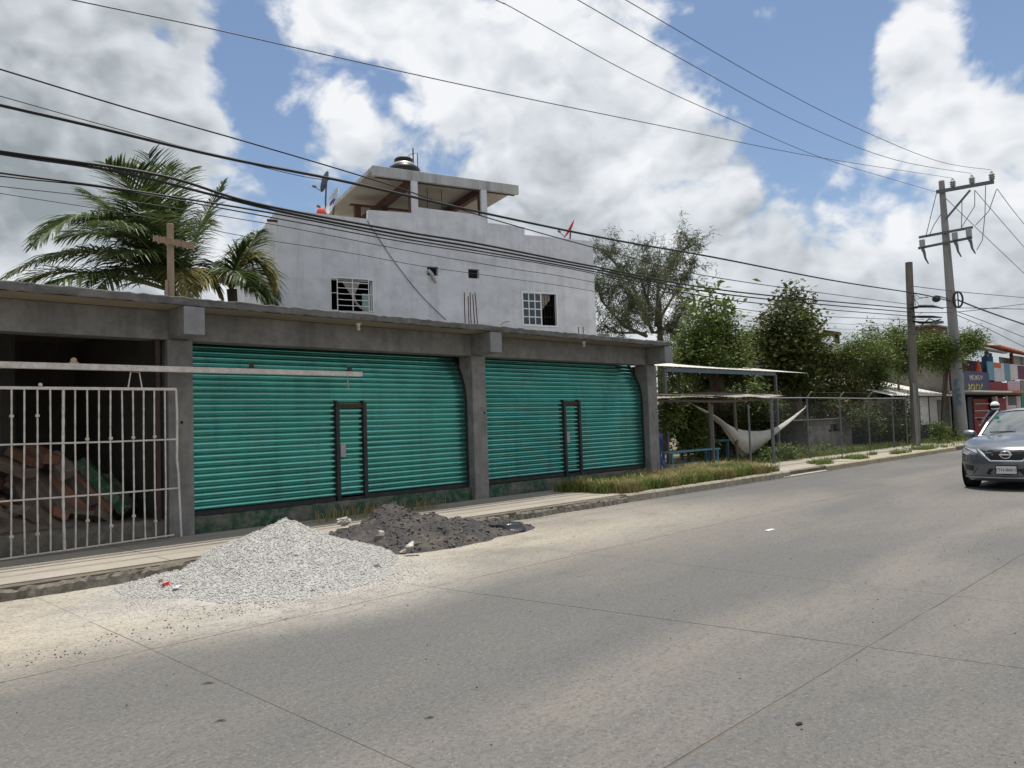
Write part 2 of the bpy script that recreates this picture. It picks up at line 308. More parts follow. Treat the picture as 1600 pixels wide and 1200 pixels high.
M['pole_old'] = material('pole_old_timber', (0.12, 0.105, 0.09), (0.19, 0.17, 0.15), 4, 0.95, 0.5, 30, stretch=(1, 1, 0.25))
M['galv'] = material('galvanised_steel', (0.36, 0.37, 0.38), (0.27, 0.28, 0.29), 8, 0.45, metal=0.4)
M['greysteel'] = material('grey_steel', (0.14, 0.145, 0.15), (0.09, 0.095, 0.10), 8, 0.6)
M['porcelain'] = material('insulator', (0.30, 0.30, 0.31), None, rough=0.3)
M['sheetroof'] = material('bright_sheet_roof', (0.66, 0.64, 0.58), (0.54, 0.51, 0.45), 3, 0.5)
M['oldroof'] = material('weathered_sheet', (0.27, 0.24, 0.21), (0.12, 0.095, 0.075), 4, 0.8, 0.3, 20, c3=(0.5, 0.48, 0.45), s3=3, a3=0.6)
M['hammock'] = material('off_white_cotton', (0.52, 0.50, 0.46), (0.43, 0.41, 0.37), 5, 0.95, 0.25, 70, translucent=0.15)
M['bluepaint'] = material('pale_blue_paint', (0.09, 0.235, 0.31), (0.07, 0.17, 0.23), 6, 0.7)
M['navy'] = material('navy_cloth', (0.012, 0.03, 0.12), (0.02, 0.045, 0.17), 5, 0.9)
M['block'] = material('concrete_block', (0.215, 0.205, 0.19), (0.15, 0.142, 0.13), 3, 0.95, 0.4, 24, obj_var=0.16)
def mesh_material():
    m = bpy.data.materials.new('chain_link'); m.use_nodes = True; N = m.node_tree.nodes; L = m.node_tree.links
    b = N['Principled BSDF']; b.inputs['Base Color'].default_value = (0.16, 0.17, 0.17, 1); b.inputs['Roughness'].default_value = 0.5
    return m
M['mesh'] = mesh_material()
def flat(n, c, r=0.7, **k): return material(n, c, tuple(x * 0.78 for x in c), 4, r, **k)
for nm, c in dict(f_red=(0.22, 0.014, 0.02), f_maroon=(0.12, 0.012, 0.055), f_pink=(0.55, 0.42, 0.45), f_green=(0.012, 0.17, 0.085), f_bright=(0.03, 0.42, 0.17), f_indigo=(0.05, 0.05, 0.11), f_yellow=(0.42, 0.36, 0.10), f_white=(0.62, 0.61, 0.58), f_sky=(0.12, 0.29, 0.37),
                  f_orange=(0.58, 0.12, 0.04), f_tile=(0.46, 0.17, 0.085), f_cream=(0.45, 0.42, 0.36), f_navy=(0.025, 0.03, 0.05), f_blue=(0.035, 0.095, 0.21), f_dishred=(0.50, 0.02, 0.025), f_dish=(0.56, 0.58, 0.62), f_logo=(0.05, 0.07, 0.28), f_bucket=(0.56, 0.075, 0.04), f_bluegrey=(0.12, 0.16, 0.2)).items():
    M[nm] = flat(nm[2:] + '_paint', c)

# ------------------------------------------------------------------ road surface material (concrete pavement, dusty by the works)
def road_material():
    m = bpy.data.materials.new('concrete_road'); m.use_nodes = True; nt = m.node_tree; N = nt.nodes; L = nt.links
    b = N['Principled BSDF']; b.inputs['Roughness'].default_value = 0.86; b.inputs['Specular IOR Level'].default_value = 0.3
    geo = N.new('ShaderNodeNewGeometry'); P = geo.outputs['Position']
    def noise(scale, detail=6, rough=0.6, stretch=None, dist=0.0):
        t = N.new('ShaderNodeTexNoise'); t.inputs['Scale'].default_value = scale; t.inputs['Detail'].default_value = detail; t.inputs['Roughness'].default_value = rough; t.inputs['Distortion'].default_value = dist
        if stretch:
            mp = N.new('ShaderNodeMapping'); mp.inputs['Scale'].default_value = stretch; L.new(P, mp.inputs[0]); L.new(mp.outputs[0], t.inputs[0])
        else: L.new(P, t.inputs[0])
        return t.outputs[0]
    def rng_(s, a, b_, c=0.0, d=1.0, smooth=True):
        r = N.new('ShaderNodeMapRange'); r.interpolation_type = 'SMOOTHSTEP' if smooth else 'LINEAR'; L.new(s, r.inputs[0])
        for i, v in enumerate((a, b_, c, d)): r.inputs[i + 1].default_value = v
        return r.outputs[0]
    def mix(f, A, B, mode='MIX'):
        x = N.new('ShaderNodeMix'); x.data_type = 'RGBA'; x.blend_type = mode
        for k, v in (('Factor', f), ('A', A), ('B', B)):
            if isinstance(v, tuple): x.inputs[k].default_value = (*v, 1)
            elif isinstance(v, float): x.inputs[k].default_value = v
            else: L.new(v, x.inputs[k])
        return x.outputs['Result']
    def mth(op, a, b_):
        x = N.new('ShaderNodeMath'); x.operation = op; x.use_clamp = True
        for i, v in enumerate((a, b_)):
            if isinstance(v, float): x.inputs[i].default_value = v
            else: L.new(v, x.inputs[i])
        return x.outputs[0]
    sep = N.new('ShaderNodeSeparateXYZ'); L.new(P, sep.inputs[0])
    wear = rng_(noise(0.42, 5, 0.55, (0.35, 1.0, 1), 0.4), 0.40, 0.62)
    c = mix(wear, (0.110, 0.108, 0.105), (0.160, 0.149, 0.132))
    c = mix(rng_(noise(1.6, 7, 0.65, (0.5, 1.2, 1)), 0.42, 0.70, 0.0, 0.45), c, (0.118, 0.116, 0.112))
    c = mix(rng_(noise(0.25, 3, 0.5, (0.2, 1.6, 1)), 0.5, 0.66, 0.0, 0.5), c, (0.10, 0.10, 0.099))      # rubbered wheel tracks
    # pale silt lying beside the centre joint and in a second strip further out
    for y0_, w_, am_ in ((2.75, .75, .55), (6.1, .8, .35), (-0.9, .7, .3)):
        dy_ = N.new('ShaderNodeMath'); dy_.operation = 'SUBTRACT'; L.new(sep.outputs['Y'], dy_.inputs[0]); dy_.inputs[1].default_value = y0_
        ab_ = N.new('ShaderNodeMath'); ab_.operation = 'ABSOLUTE'; L.new(dy_.outputs[0], ab_.inputs[0])
        silt = mth('MULTIPLY', rng_(ab_.outputs[0], w_, 0.05, 0.0, am_), rng_(noise(0.55, 6, 0.6, (0.5, 1.3, 1), 0.3), 0.36, 0.60))
        c = mix(silt, c, (0.225, 0.203, 0.170))
    # dust and spilled fines spread out from the heaps by the kerb
    yy = rng_(sep.outputs['Y'], 5.3, 7.4); xx = rng_(sep.outputs['X'], 16.0, 5.0)
    dust = mth('MULTIPLY', mth('MULTIPLY', yy, xx), rng_(noise(0.8, 6, 0.6, (0.6, 1, 1)), 0.28, 0.62, 0.35, 1.0))
    c = mix(dust, c, (0.40, 0.355, 0.285))
    vd = N.new('ShaderNodeVectorMath'); vd.operation = 'DISTANCE'; L.new(P, vd.inputs[0]); vd.inputs[1].default_value = (3.9, 7.7, 0)
    pow_ = mth('MULTIPLY', rng_(vd.outputs['Value'], 2.7, 0.9), rng_(noise(1.7, 6, 0.65), 0.30, 0.62, 0.25, 1.0))
    c = mix(pow_, c, (0.40, 0.38, 0.345))
    c = mix(rng_(noise(11, 8, 0.75, (0.6, 1, 1)), 0.46, 0.72, 0.0, 0.50), c, (0.075, 0.073, 0.07))
    c = mix(rng_(noise(30, 5, 0.9), 0.49, 0.62, 0.0, 0.68), c, (0.055, 0.054, 0.052))
    c = mix(rng_(noise(38, 4, 0.9, (1, 1.1, 1)), 0.53, 0.66, 0.0, 0.36), c, (0.34, 0.325, 0.30))
    # hairline cracks and oil spots
    vor = N.new('ShaderNodeTexVoronoi'); vor.feature = 'DISTANCE_TO_EDGE'; vor.inputs['Scale'].default_value = 0.42
    wob = N.new('ShaderNodeTexNoise'); wob.inputs['Scale'].default_value = 2.2; wob.inputs['Detail'].default_value = 6; L.new(P, wob.inputs[0])
    vm = N.new('ShaderNodeVectorMath'); vm.operation = 'SCALE'; vm.inputs['Scale'].default_value = 1.1; L.new(wob.outputs['Color'], vm.inputs[0])
    va = N.new('ShaderNodeVectorMath'); va.operation = 'ADD'; L.new(P, va.inputs[0]); L.new(vm.outputs[0], va.inputs[1]); L.new(va.outputs[0], vor.inputs['Vector'])
    crack = mth('MULTIPLY', rng_(vor.outputs['Distance'], 0.0032, 0.0, 0.0, 0.75), rng_(noise(0.5, 3, 0.5), 0.50, 0.62))
    c = mix(crack, c, (0.06, 0.055, 0.05))
    c = mix(rng_(noise(1.9, 2, 0.4), 0.66, 0.80, 0.0, 0.25), c, (0.07, 0.068, 0.066))
    L.new(c, b.inputs['Base Color'])
    h = N.new('ShaderNodeMath'); h.operation = 'ADD'; L.new(noise(85, 5, 0.7), h.inputs[0]); L.new(noise(6, 4, 0.6), h.inputs[1])
    bp = N.new('ShaderNodeBump'); bp.inputs['Strength'].default_value = 0.45; bp.inputs['Distance'].default_value = 0.008
    L.new(h.outputs[0], bp.inputs['Height']); L.new(bp.outputs[0], b.inputs['Normal'])
    return m
M['road'] = road_material()
M['joint'] = material('joint_filler', (0.10, 0.086, 0.068), (0.15, 0.13, 0.10), 2.4, 0.95, contrast=(0.42, 0.58))

# ------------------------------------------------------------------ ground, road, pavement
g = MB().add([(-400, -400, -0.1), (600, -400, -0.1), (600, 600, -0.1), (-400, 600, -0.1)], [(0, 1, 2, 3)]).build('ground', M['earth']); tag(g, kind='structure')
lot = MB().box(16.6, 90, 11.0, 60, -0.05, 0.10).build('terrain', M['earth']); tag(lot, kind='structure')
road = MB().box(-30, 140, -14, 9.02, -0.09, -0.0025).build('road', M['joint']); tag(road, kind='structure')
YB = [9.0, 6.0, 2.05, -1.8, -5.6]
XB = [-10, -7.4, -4.9, -2.5, -0.15, 2.25, 4.95, 7.2, 9.72, 12.2, 14.7, 17.2, 19.7, 22.2, 24.7, 27.2, 29.8, 32.4]
def joint_x(x, y): return x + (0.12 * math.sin(x * 1.7) - 0.13 * (y - 4.0) * (1.0 if abs(x - 4.95) < .1 else 0.12))
def road_slab(xa, xb, ya, yb, gx=0.003, gy=0.007):
    gx = 0.004 if min(abs(xa - 4.95), abs(xb - 4.95)) < .1 else 0.0009
    nx = 6; top = []; 
    ring = [(joint_x(xa, ya) + gx, ya + gy), (joint_x(xb, ya) - gx, ya + gy), (joint_x(xb, yb) - gx, yb - gy), (joint_x(xa, yb) + gx, yb - gy)]
    pts = []
    for i in range(4):
        a, b = ring[i], ring[(i + 1) % 4]
        for k in range(nx):
            t = k / nx; j = 0.003 if 0 < k else 0
            pts.append((a[0] + (b[0] - a[0]) * t + random.uniform(-j, j), a[1] + (b[1] - a[1]) * t + random.uniform(-j, j)))
    m = MB().prism(pts, lambda p: (p[0], p[1], -0.011), lambda p: (p[0], p[1], 0.0))
    return m.build('slab', M['road'], road)
for j in range(len(YB) - 1):
    for i in range(len(XB) - 1): road_slab(XB[i], XB[i + 1], YB[j + 1], YB[j], gy=0.0016 if j == 0 else 0.007)
MB().box(joint_x(32.4, 2) + 0.05, 140, -14, 8.99, -0.011, 0.0).build('slab', M['road'], road)
MB().box(-30, joint_x(32.4, 2), -14, -5.61, -0.011, 0.0).build('slab', M['road'], road)
MB().box(-30, -10.2, -5.6, 8.99, -0.011, 0.0).build('slab', M['road'], road)

# pavement: three long trowelled bands, broken front edge on the left
walk = MB().box(-30, 90, 9.02, 11.19, -0.09, 0.128).build('sidewalk', M['joint']); tag(walk, kind='structure')
bands = [(9.17, 9.62), (9.62, 10.05), (10.05, 11.19)]
for a, b in bands:
    for i in range(-3, 5):
        x0, x1 = i * 4.1 - 0.6, i * 4.1 + 3.5
        if x0 > 15: continue
        MB().box(x0 + 0.004, x1 - 0.004, a + 0.003, b - 0.003, 0.1275, 0.139 + random.uniform(0, 0.005)).build('slab', M['walk'], walk)
for x0, x1 in [(23.3, 25.6), (25.6, 28.2), (28.2, 31), (31, 34), (34, 38), (38, 44), (44, 60)]:
    MB().box(x0 + 0.01, x1 - 0.01, 9.17, 11.18, 0.1275, 0.142 + random.uniform(0, 0.012)).build('slab', M['walk'], walk)
MB().box(18.7, 23.3, 9.2, 11.18, 0.1275, 0.136).build('slab', M['walk'], walk)
# ramp where the kerb drops for the yard entrance
rp = MB().prism([(18.45, 8.95), (21.08, 8.95), (21.08, 9.3), (18.45, 9.3)], lambda p: (p[0], p[1], -0.01), lambda p: (p[0], p[1], 0.02 if p[1] < 9 else 0.15)).build('ramp', M['walk'], walk)
# kerb stones (the crumbling left run is rough, the right runs are squarer)
def kerb_stone(x0, x1, mat, rough, y0=8.98, y1=9.165, top=0.15, bot=-0.02):
    n = max(3, int((x1 - x0) / 0.05)); vs = []; fs = []
    for k in range(n + 1):
        x = x0 + (x1 - x0) * k / n; r = lambda s: random.uniform(-s, s) * rough
        yf = y0 + r(0.018) + rough * .05 * float(noise2(x * 1.7, 3.1, 5)); zt = top + r(0.014)
        vs += [(x, yf - 0.02 * rough, bot), (x, yf + r(.02), zt - 0.03), (x, yf + 0.03 + r(.02), zt), (x, y1, zt + r(.006)), (x, y1, bot)]
        if k: o = 5 * k; fs += [(o - 5 + j, o - 5 + (j + 1) % 5, o + (j + 1) % 5, o + j) for j in range(5)]
    fs += [(0, 1, 2, 3, 4), tuple(5 * n + j for j in (4, 3, 2, 1, 0))]
    return MB().add(vs, fs).build('kerb_stone', mat, walk)
x = -8.0
while x < 11.5: kerb_stone(x, x + 1.0, M['kerb_dark'], 1.0, top=0.118); x += 1.0
while x < 18.4: kerb_stone(x + .006, x + 0.98, M['kerb'], 0.45, top=0.155); x += 0.985
for i in range(12): kerb_stone(21.1 + i * .99, 21.1 + i * .99 + .98, M['kerb_yellow'], 0.4, top=0.155)

# ------------------------------------------------------------------ storefront building
YF = 11.2
shop = thing('storefront_building', 'unfinished grey concrete storefront with flat overhanging slab and two teal roller shutters', 'building', loc=(7.5, YF, 0.0))
def P(mb, name, mat, parent=shop, **k):
    o = mb.build(name, mat, parent, **k)
    if parent is shop: o.matrix_parent_inverse = Matrix.Translation(-shop.location)
    return o
# slab with ragged cast edge
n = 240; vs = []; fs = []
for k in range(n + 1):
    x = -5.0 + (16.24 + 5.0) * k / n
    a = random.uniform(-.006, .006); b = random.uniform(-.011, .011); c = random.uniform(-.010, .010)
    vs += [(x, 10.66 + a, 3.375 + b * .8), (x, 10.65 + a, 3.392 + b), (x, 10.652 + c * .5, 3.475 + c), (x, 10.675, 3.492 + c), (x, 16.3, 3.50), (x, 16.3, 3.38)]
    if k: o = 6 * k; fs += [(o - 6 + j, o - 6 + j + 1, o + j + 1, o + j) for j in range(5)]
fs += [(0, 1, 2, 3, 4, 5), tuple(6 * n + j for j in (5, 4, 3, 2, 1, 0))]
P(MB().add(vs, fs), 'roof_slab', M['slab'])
P(MB().add([(-5, 10.69, 3.3735), (16.2, 10.69, 3.3735), (16.2, 16.3, 3.3735), (-5, 16.3, 3.3735)], [(0, 3, 2, 1)]), 'soffit', M['soffit'])
PIL = [(-1.62, -1.24), (4.27, 4.63), (10.10, 10.47), (16.0, 16.4)]
for a, b in PIL:
    P(MB().box(a, b, YF, YF + .38, 0.02, 2.953), 'pillar', M['conc'], bevel=0.008)
    P(MB().box(a + .02, b - .045, 10.672, YF + .015, 2.975, 3.372), 'corbel', M['conc'], bevel=0.006)
    P(MB().box(a + .022, b - .047, 10.661, 10.6715, 2.98, 3.366), 'corbel_end', M['conc_new'])
P(MB().box(-5, 16.38, YF + .025, YF + .34, 2.954, 3.371), 'beam', M['conc'], bevel=0.008)
for (a, b), zt in (((-1.24, 4.27), 0.40), ((4.63, 10.10), 0.375), ((10.47, 16.0), 0.375)):
    m = MB(); k = int((b - a) / .12); vs = []; fs = []
    for i in range(k + 1):
        x = a + (b - a) * i / k; r = lambda s: random.uniform(-s, s)
        vs += [(x, YF + .09 + r(.03), 0.03), (x, YF + .10 + r(.02), 0.2 + r(.03)), (x, YF + .12 + r(.012), zt - .02), (x, YF + .15, zt + r(.006)), (x, YF + .5, zt), (x, YF + .5, 0.03)]
        if i: o = 6 * i; fs += [(o - 6 + j, o - 6 + (j + 1) % 6, o + (j + 1) % 6, o + j) for j in range(6)]
    fs += [(0, 1, 2, 3, 4, 5), tuple(6 * k + j for j in (5, 4, 3, 2, 1, 0))]
    P(m.add(vs, fs), 'plinth', M['plinth'] if a > 0 else M['kerb_dark'])
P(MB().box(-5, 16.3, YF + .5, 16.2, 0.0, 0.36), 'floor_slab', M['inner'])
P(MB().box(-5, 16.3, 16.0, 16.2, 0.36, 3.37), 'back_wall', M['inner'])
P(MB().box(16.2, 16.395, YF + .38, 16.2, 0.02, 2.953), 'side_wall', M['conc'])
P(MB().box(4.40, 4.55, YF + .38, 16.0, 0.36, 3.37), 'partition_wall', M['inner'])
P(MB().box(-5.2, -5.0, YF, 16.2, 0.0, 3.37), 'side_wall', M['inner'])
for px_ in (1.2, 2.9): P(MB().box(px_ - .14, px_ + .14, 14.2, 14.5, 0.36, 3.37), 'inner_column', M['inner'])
P(MB().box(4.12, 4.18, YF + .05, YF + .12, 0.4, 2.953), 'guide_rail', M['maroon'])
P(MB().box(4.19, 4.262, YF + .20, YF + .30, 0.4, 2.953), 'guide_rail', M['dark_steel'])
# roller shutters: every slat its own piece; the top of the curtain curls back towards the roll
for px_, py_, y_ in ((284, 660, YF - .002), (757, 645, YF - .002)):
    p = onY(px_, py_, y_); P(MB().lathe([(.022, -.004), (.022, .004)], p, 10, Matrix.Rotation(math.pi / 2, 3, 'X')), 'conduit_hole', M['void'])
PITCH_S = 0.0945
def curtain_y(z): return YF + .215 + (0.33 * ((z - 2.05) / 0.9) ** 2 if z > 2.05 else 0.0)
slat_cache = {}
def slat_mesh(w, row_z, ya, yb):
    prof = [(0.0, 0.018), (0.05, 0.012), (0.16, -0.010), (0.30, -0.024), (0.46, -0.031), (0.60, -0.029), (0.74, -0.019), (0.86, -0.004), (0.94, 0.012), (1.0, 0.018)]
    nseg = max(1, int(w / .55)); vs = []; fs = []; k = len(prof)
    for i in range(nseg + 1):
        x = w * i / nseg
        for t, o in prof: vs.append((x, ya + (yb - ya) * t + o + random.uniform(-.0012, .0012), PITCH_S * t + (random.uniform(-.0012, .0012))))
        if i:
            b = k * i; fs += [(b - k + j, b + j, b + j + 1, b - k + j + 1) for j in range(k - 1)]
    me = bpy.data.meshes.new('slat'); me.from_pydata(vs, [], fs); me.update(); me.materials.append(M['teal'])
    for p in me.polygons: p.use_smooth = True
    return me
def shutter(x0, x1, d0, d1, zbot, zdoor, label):
    frame = MB()
    for x in (x0 + .012, x1 - .012):
        zs = np.linspace(zbot, 2.99, 14)
        for a, b in zip(zs[:-1], zs[1:]):
            frame.bar((x, curtain_y(a) - .012, a), (x, curtain_y(b) - .012, b), .05, .07, up=(0, 1, 0))
    for a, b in ((x0 + .03, d0 - .055), (d1 + .055, x1 - .03)): frame.box(a, b, YF + .185, YF + .235, zbot - .02, zbot + .05)
    fr = P(frame, 'roller_shutter', M['dark_steel']); fr['label'] = label
    door = MB()
    for x in (d0, d1):
        door.box(x - .035, x + .035, YF + .150, YF + .235, zbot - .03, zdoor + .03)
        for k in range(17): door.box(x - (.055 if x == d0 else -.035), x + (-.035 if x == d0 else .055), YF + .175, YF + .22, zbot + .06 + k * PITCH_S, zbot + .10 + k * PITCH_S)
    dr = P(door, 'wicket_door', M['dark_steel']); dr['label'] = 'narrow wicket door framed in black steel'
    MB().box(d0 + .036, d1 - .036, YF + .165, YF + .22, zdoor - .06, zdoor + .0).build('lintel', M['rust'], dr)
    MB().box(d0 + .036, d1 - .036, YF + .165, YF + .22, zbot - .03, zbot + .03).build('threshold', M['dark_steel'], dr)
    lk = MB().box(d0 + .05, d0 + .15, YF + .165, YF + .188, zbot + .72, zbot + .95).build('lock_plate', M['galv'], dr)
    z = zbot + .045
    while z < 2.96:
        ya, yb = curtain_y(z), curtain_y(z + PITCH_S)
        if z + PITCH_S * .5 < zdoor:
            spans = [(x0 + .03, d0 - .03, fr), (d0 + .04, d1 - .04, dr), (d1 + .03, x1 - .03, fr)]
        else: spans = [(x0 + .03, x1 - .03, fr)]
        for a, b, par in spans:
            o = link('slat', slat_mesh(b - a, z, ya, yb), None, par); o.location = (a, -.006 if par is dr else 0, z)
        z += PITCH_S
    return fr
shutter(4.64, 10.10, 7.145, 7.69, .40, 2.02, 'wide teal roller shutter with a rusty door lintel')
shutter(10.48, 15.99, 13.0, 13.52, .41, 2.04, 'teal roller shutter behind the roadside grass')
def lamp_holder(px, py, label):
    p = onY(px, py, 10.95); r = thing('lamp_holder', label, 'lamp holder', 'bulb holders under the slab', loc=(p.x, 10.95, 3.372))
    MB().lathe([(.05, 0), (.055, -.012), (.035, -.02), (.028, -.055), (.02, -.06)], (0, 0, 0), 12).build('socket', M['white_paint'], r, smooth=True)
    MB().lathe([(.018, -.055), (.03, -.085), (.028, -.11), (.01, -.125)], (0, 0, 0), 12).build('bulb', M['f_white'], r, smooth=True)
lamp_holder(560, 505, 'white bulb holder under the slab above the door of the left teal shutter')
lamp_holder(912, 533, 'white bulb holder under the slab above the right teal shutter')

# sliding gate hung from a long white tube
YG = 10.95
gate = thing('sliding_gate', 'white barred sliding gate with a bent right end in front of the dark bay', 'gate', loc=(2.0, YG, 0.139))
def G(mb, name, mat=M['gatewhite'], **k):
    o = mb.build(name, mat, gate, **k); o.matrix_parent_inverse = Matrix.Translation(-gate.location); return o
zt, z1, z2, zb = 2.225, 1.535, 0.855, 0.175
barpx = [90, 190, 292, 392, 495, 587, 680, 773, 863, 952, 1038, 1122, 1205, 1287]
BX = [onY(p / 5, 607, YG).x for p in barpx]; sp = BX[1] - BX[0]
BX = [BX[0] - sp * k for k in range(18, 0, -1)] + BX
xr = onY(275, 608, YG).x
G(MB().box(-1.1, xr, YG - .018, YG + .018, zt - .018, zt + .018), 'top_rail')
def rail(z): return MB().tube([(-1.1, YG, z + .02), (2.2, YG, z), (3.4, YG, z - .012), (xr + .005, YG, z - .01)], .012, 6)
G(rail(z1), 'mid_rail'); G(rail(z2), 'mid_rail')
G(MB().tube([(-1.1, YG, zb), (2.0, YG, zb - .012), (3.2, YG, zb + .01), (xr - .05, YG, zb + .03)], .012, 6), 'bottom_rail')
G(MB().tube([(xr, YG, zt), (xr + .01, YG, 1.9), (xr + .005, YG, 1.42), (xr + .0, YG, 1.25), (xr + .02, YG, 1.05), (xr + .035, YG, .6), (xr + .05, YG, .17)], .016, 6), 'end_post')
for i, x in enumerate(BX):
    thick = abs(x - onY(99, 607, YG).x) < .02; r = .017 if thick else .0105
    pts = [(x, YG, zt), (x + random.uniform(-.006, .006), YG, z1), (x + random.uniform(-.008, .008), YG, z2), (x + random.uniform(-.012, .012), YG, zb + .005)]
    m = MB()
    fine = []
    for a, b in zip(pts[:-1], pts[1:]):
        for k in range(8): fine.append(Vector(a).lerp(Vector(b), k / 8))
    fine.append(Vector(pts[-1])); m.tube(fine, [r * (1 + (.12 if k % 2 else -.08)) for k in range(len(fine))], 6)
    if not thick and i % 2 == 0:
        zk = z1 + .035 if i > 21 else 1.88
        for z in (zk, .42 if i < 22 or i % 4 else .52): m.lathe([(.0, -.028), (.022, -.016), (.026, 0), (.022, .016), (0, .028)], (x, YG, z), 8)
    G(m, 'bar', smooth=True)
hx = onY(211, 590, YG).x
G(MB().tube([(hx - .09, YG, zt + .01), (hx - .055, YG, 2.455), (hx + .055, YG, 2.455), (hx + .09, YG, zt + .01)], .009, 6), 'hanger')
G(MB().lathe([(.0, 0), (.02, .006), (.026, .025), (.02, .044), (0, .05)], (onY(63, 603, YG).x, YG, zt + .017), 10), 'finial', smooth=True)
beam = thing('gate_track', 'long white square tube crossing above the gate and left shutter', 'track', loc=(3.0, YG, 2.47))
def B(mb, name, mat, **k):
    o = mb.build(name, mat, beam, **k); o.matrix_parent_inverse = Matrix.Translation(-beam.location); return o
B(MB().box(-1.6, 7.37, YG - .04, YG + .04, 2.465, 2.545), 'tube', M['gatewhite'], bevel=.005)
for a, b in PIL[:2]: B(MB().box((a + b) / 2 - .05, (a + b) / 2 + .05, YG + .04, YF + .005, 2.475, 2.535), 'bracket', M['gatewhite'])
for px_, mt in ((115, M['twine']), (393, M['rust']), (546, M['dark_steel'])):
    x = onY(px_, 565, YG).x; m = MB().lathe([(.035, -.02), (.04, 0), (.035, .02)], (x, YG, 2.585), 10, Matrix.Rotation(math.pi / 2, 3, 'X')); m.box(x - .05, x + .05, YG - .03, YG + .03, 2.5452, 2.565)
    B(m, 'roller', mt)
xp = onY(543, 590, YG).x; B(MB().tube([(xp, YG, 2.47), (xp, YG, 2.36), (xp + .01, YG, 2.27)], .011, 6), 'pin', M['galv'])

# heap of demolition brick inside the open bay
heap = thing('rubble_heap', 'heap of broken brick slabs dumped inside the dark barred bay', 'rubble', loc=(2.2, 12.6, .36))
def chunk(c, rot, dims, mat):
    bm = bmesh.new(); bmesh.ops.create_cube(bm, size=1)
    for v in bm.verts: v.co = Vector((v.co.x * dims[0], v.co.y * dims[1], v.co.z * dims[2])) + Vector((random.uniform(-.02, .02), random.uniform(-.015, .015), random.uniform(-.012, .012)))
    bmesh.ops.bevel(bm, geom=bm.edges[:], offset=.008, segments=1, affect='EDGES')
    me = bpy.data.meshes.new('brick'); bm.to_mesh(me); bm.free()
    o = link('brick', me, mat, heap); o.matrix_parent_inverse = Matrix.Translation(-heap.location); o.location = c; o.rotation_euler = rot
def mound(x, y): return 0.36 + max(0, 1.15 * (1 - max(0, (x - 1.75)) / 2.15) * (1 - abs(y - 13.0) / 1.5))
# long slabs lying down the right flank of the heap
for (xa, ya_, xb, yb_, w, mt) in [(84, 745, 140, 800, .15, 'brick1'), (112, 738, 175, 800, .15, 'brick1'), (128, 722, 198, 796, .17, 'brickg'), (165, 745, 207, 795, .13, 'brickg'), (60, 745, 100, 800, .16, 'brick2'), (48, 740, 92, 812, .16, 'brick2'), (26, 745, 58, 822, .17, 'brick2'),
                                 (20, 705, 60, 725, .13, 'brick1'), (50, 702, 82, 718, .13, 'brick1'), (0, 722, 48, 740, .15, 'brick2'), (78, 712, 110, 742, .14, 'brick2'), (100, 728, 150, 790, .12, 'brick2')]:
    a = onY(xa, ya_, 12.55); b = onY(xb, yb_, 12.15); a.z = max(a.z, .45); b.z = max(b.z, .44); d = b - a; c = (a + b) / 2 + Vector((0, .05, 0))
    q = d.to_track_quat('X', 'Z').to_euler(); chunk(c, (q.x + random.uniform(-.25, .25), q.y, q.z), (d.length * 1.04, .24, w), M[mt])
for i in range(95):
    x = random.uniform(.3, 4.1); y = random.uniform(11.9, 13.9); z = mound(x, y)
    chunk((x, y, z + random.uniform(-.02, .05)), (random.uniform(-.5, .5), random.uniform(.0, .8), random.uniform(-.8, .8)), (random.uniform(.12, .42), random.uniform(.12, .26), random.uniform(.07, .16)), M[random.choice(['brick1', 'brick2', 'brick2'])])
# body of small debris under the slabs
o = heightfield('debris', -0.8, 4.2, 11.75, 14.6, 60, 36, lambda X, Y: 0.365 + np.maximum(0, 1.02 * np.clip(1 - np.maximum(0, X - 1.6) / 2.2, 0, 1) * np.clip(1 - np.abs(Y - 13.05) / 1.35, 0, 1)) * np.clip((X + .8) / 1.2, 0, 1) + 0.05 * fbm(X * 6, Y * 6, 3), M['brick2'], heap); o['kind'] = 'stuff'
o.matrix_parent_inverse = Matrix.Translation(-heap.location)

# wooden cross lashed with twine on the slab
cx = onY(267, 455, 11.4)
cross = thing('wooden_cross', 'wooden cross lashed with straw standing on the flat slab before the palm', 'cross', loc=(cx.x, 11.4, 3.5))
zt_ = onY(268, 350, 11.4).z; a0 = onY(238, 373, 11.4); a1 = onY(300, 386, 11.4)
def C_(mb, name, mat, **k):
    o = mb.build(name, mat, cross, **k); o.matrix_parent_inverse = Matrix.Translation(-cross.location); return o
C_(MB().box(cx.x - .042, cx.x + .042, 11.37, 11.43, 3.5, zt_), 'upright', M['wood'], bevel=.006)
C_(MB().bar(a0 + Vector((0, -.045, 0)), a1 + Vector((0, -.045, 0)), .045, .075), 'crossbar', M['wood'])
tm = MB()
for k in range(14): 
    t = k / 13; c = a0.lerp(a1, t) + Vector((0, -.045, 0)); tm.tube([c + Vector((random.uniform(-.03, .03), -.03, -.055)), c + Vector((random.uniform(-.03, .03), -.032, .05)), c + Vector((.01, .03, .05))], .004, 5)
    tm.tube([c + Vector((0, -.03, -.04)), c + Vector((random.uniform(-.05, .05), -.04, -.06 - random.random() * .03))], .003, 4)
C_(tm, 'twine', M['twine'])
C_(MB().box(cx.x - .075, cx.x - .052, 11.36, 11.42, 3.5, 3.5 + .35), 'prop', M['wood'])

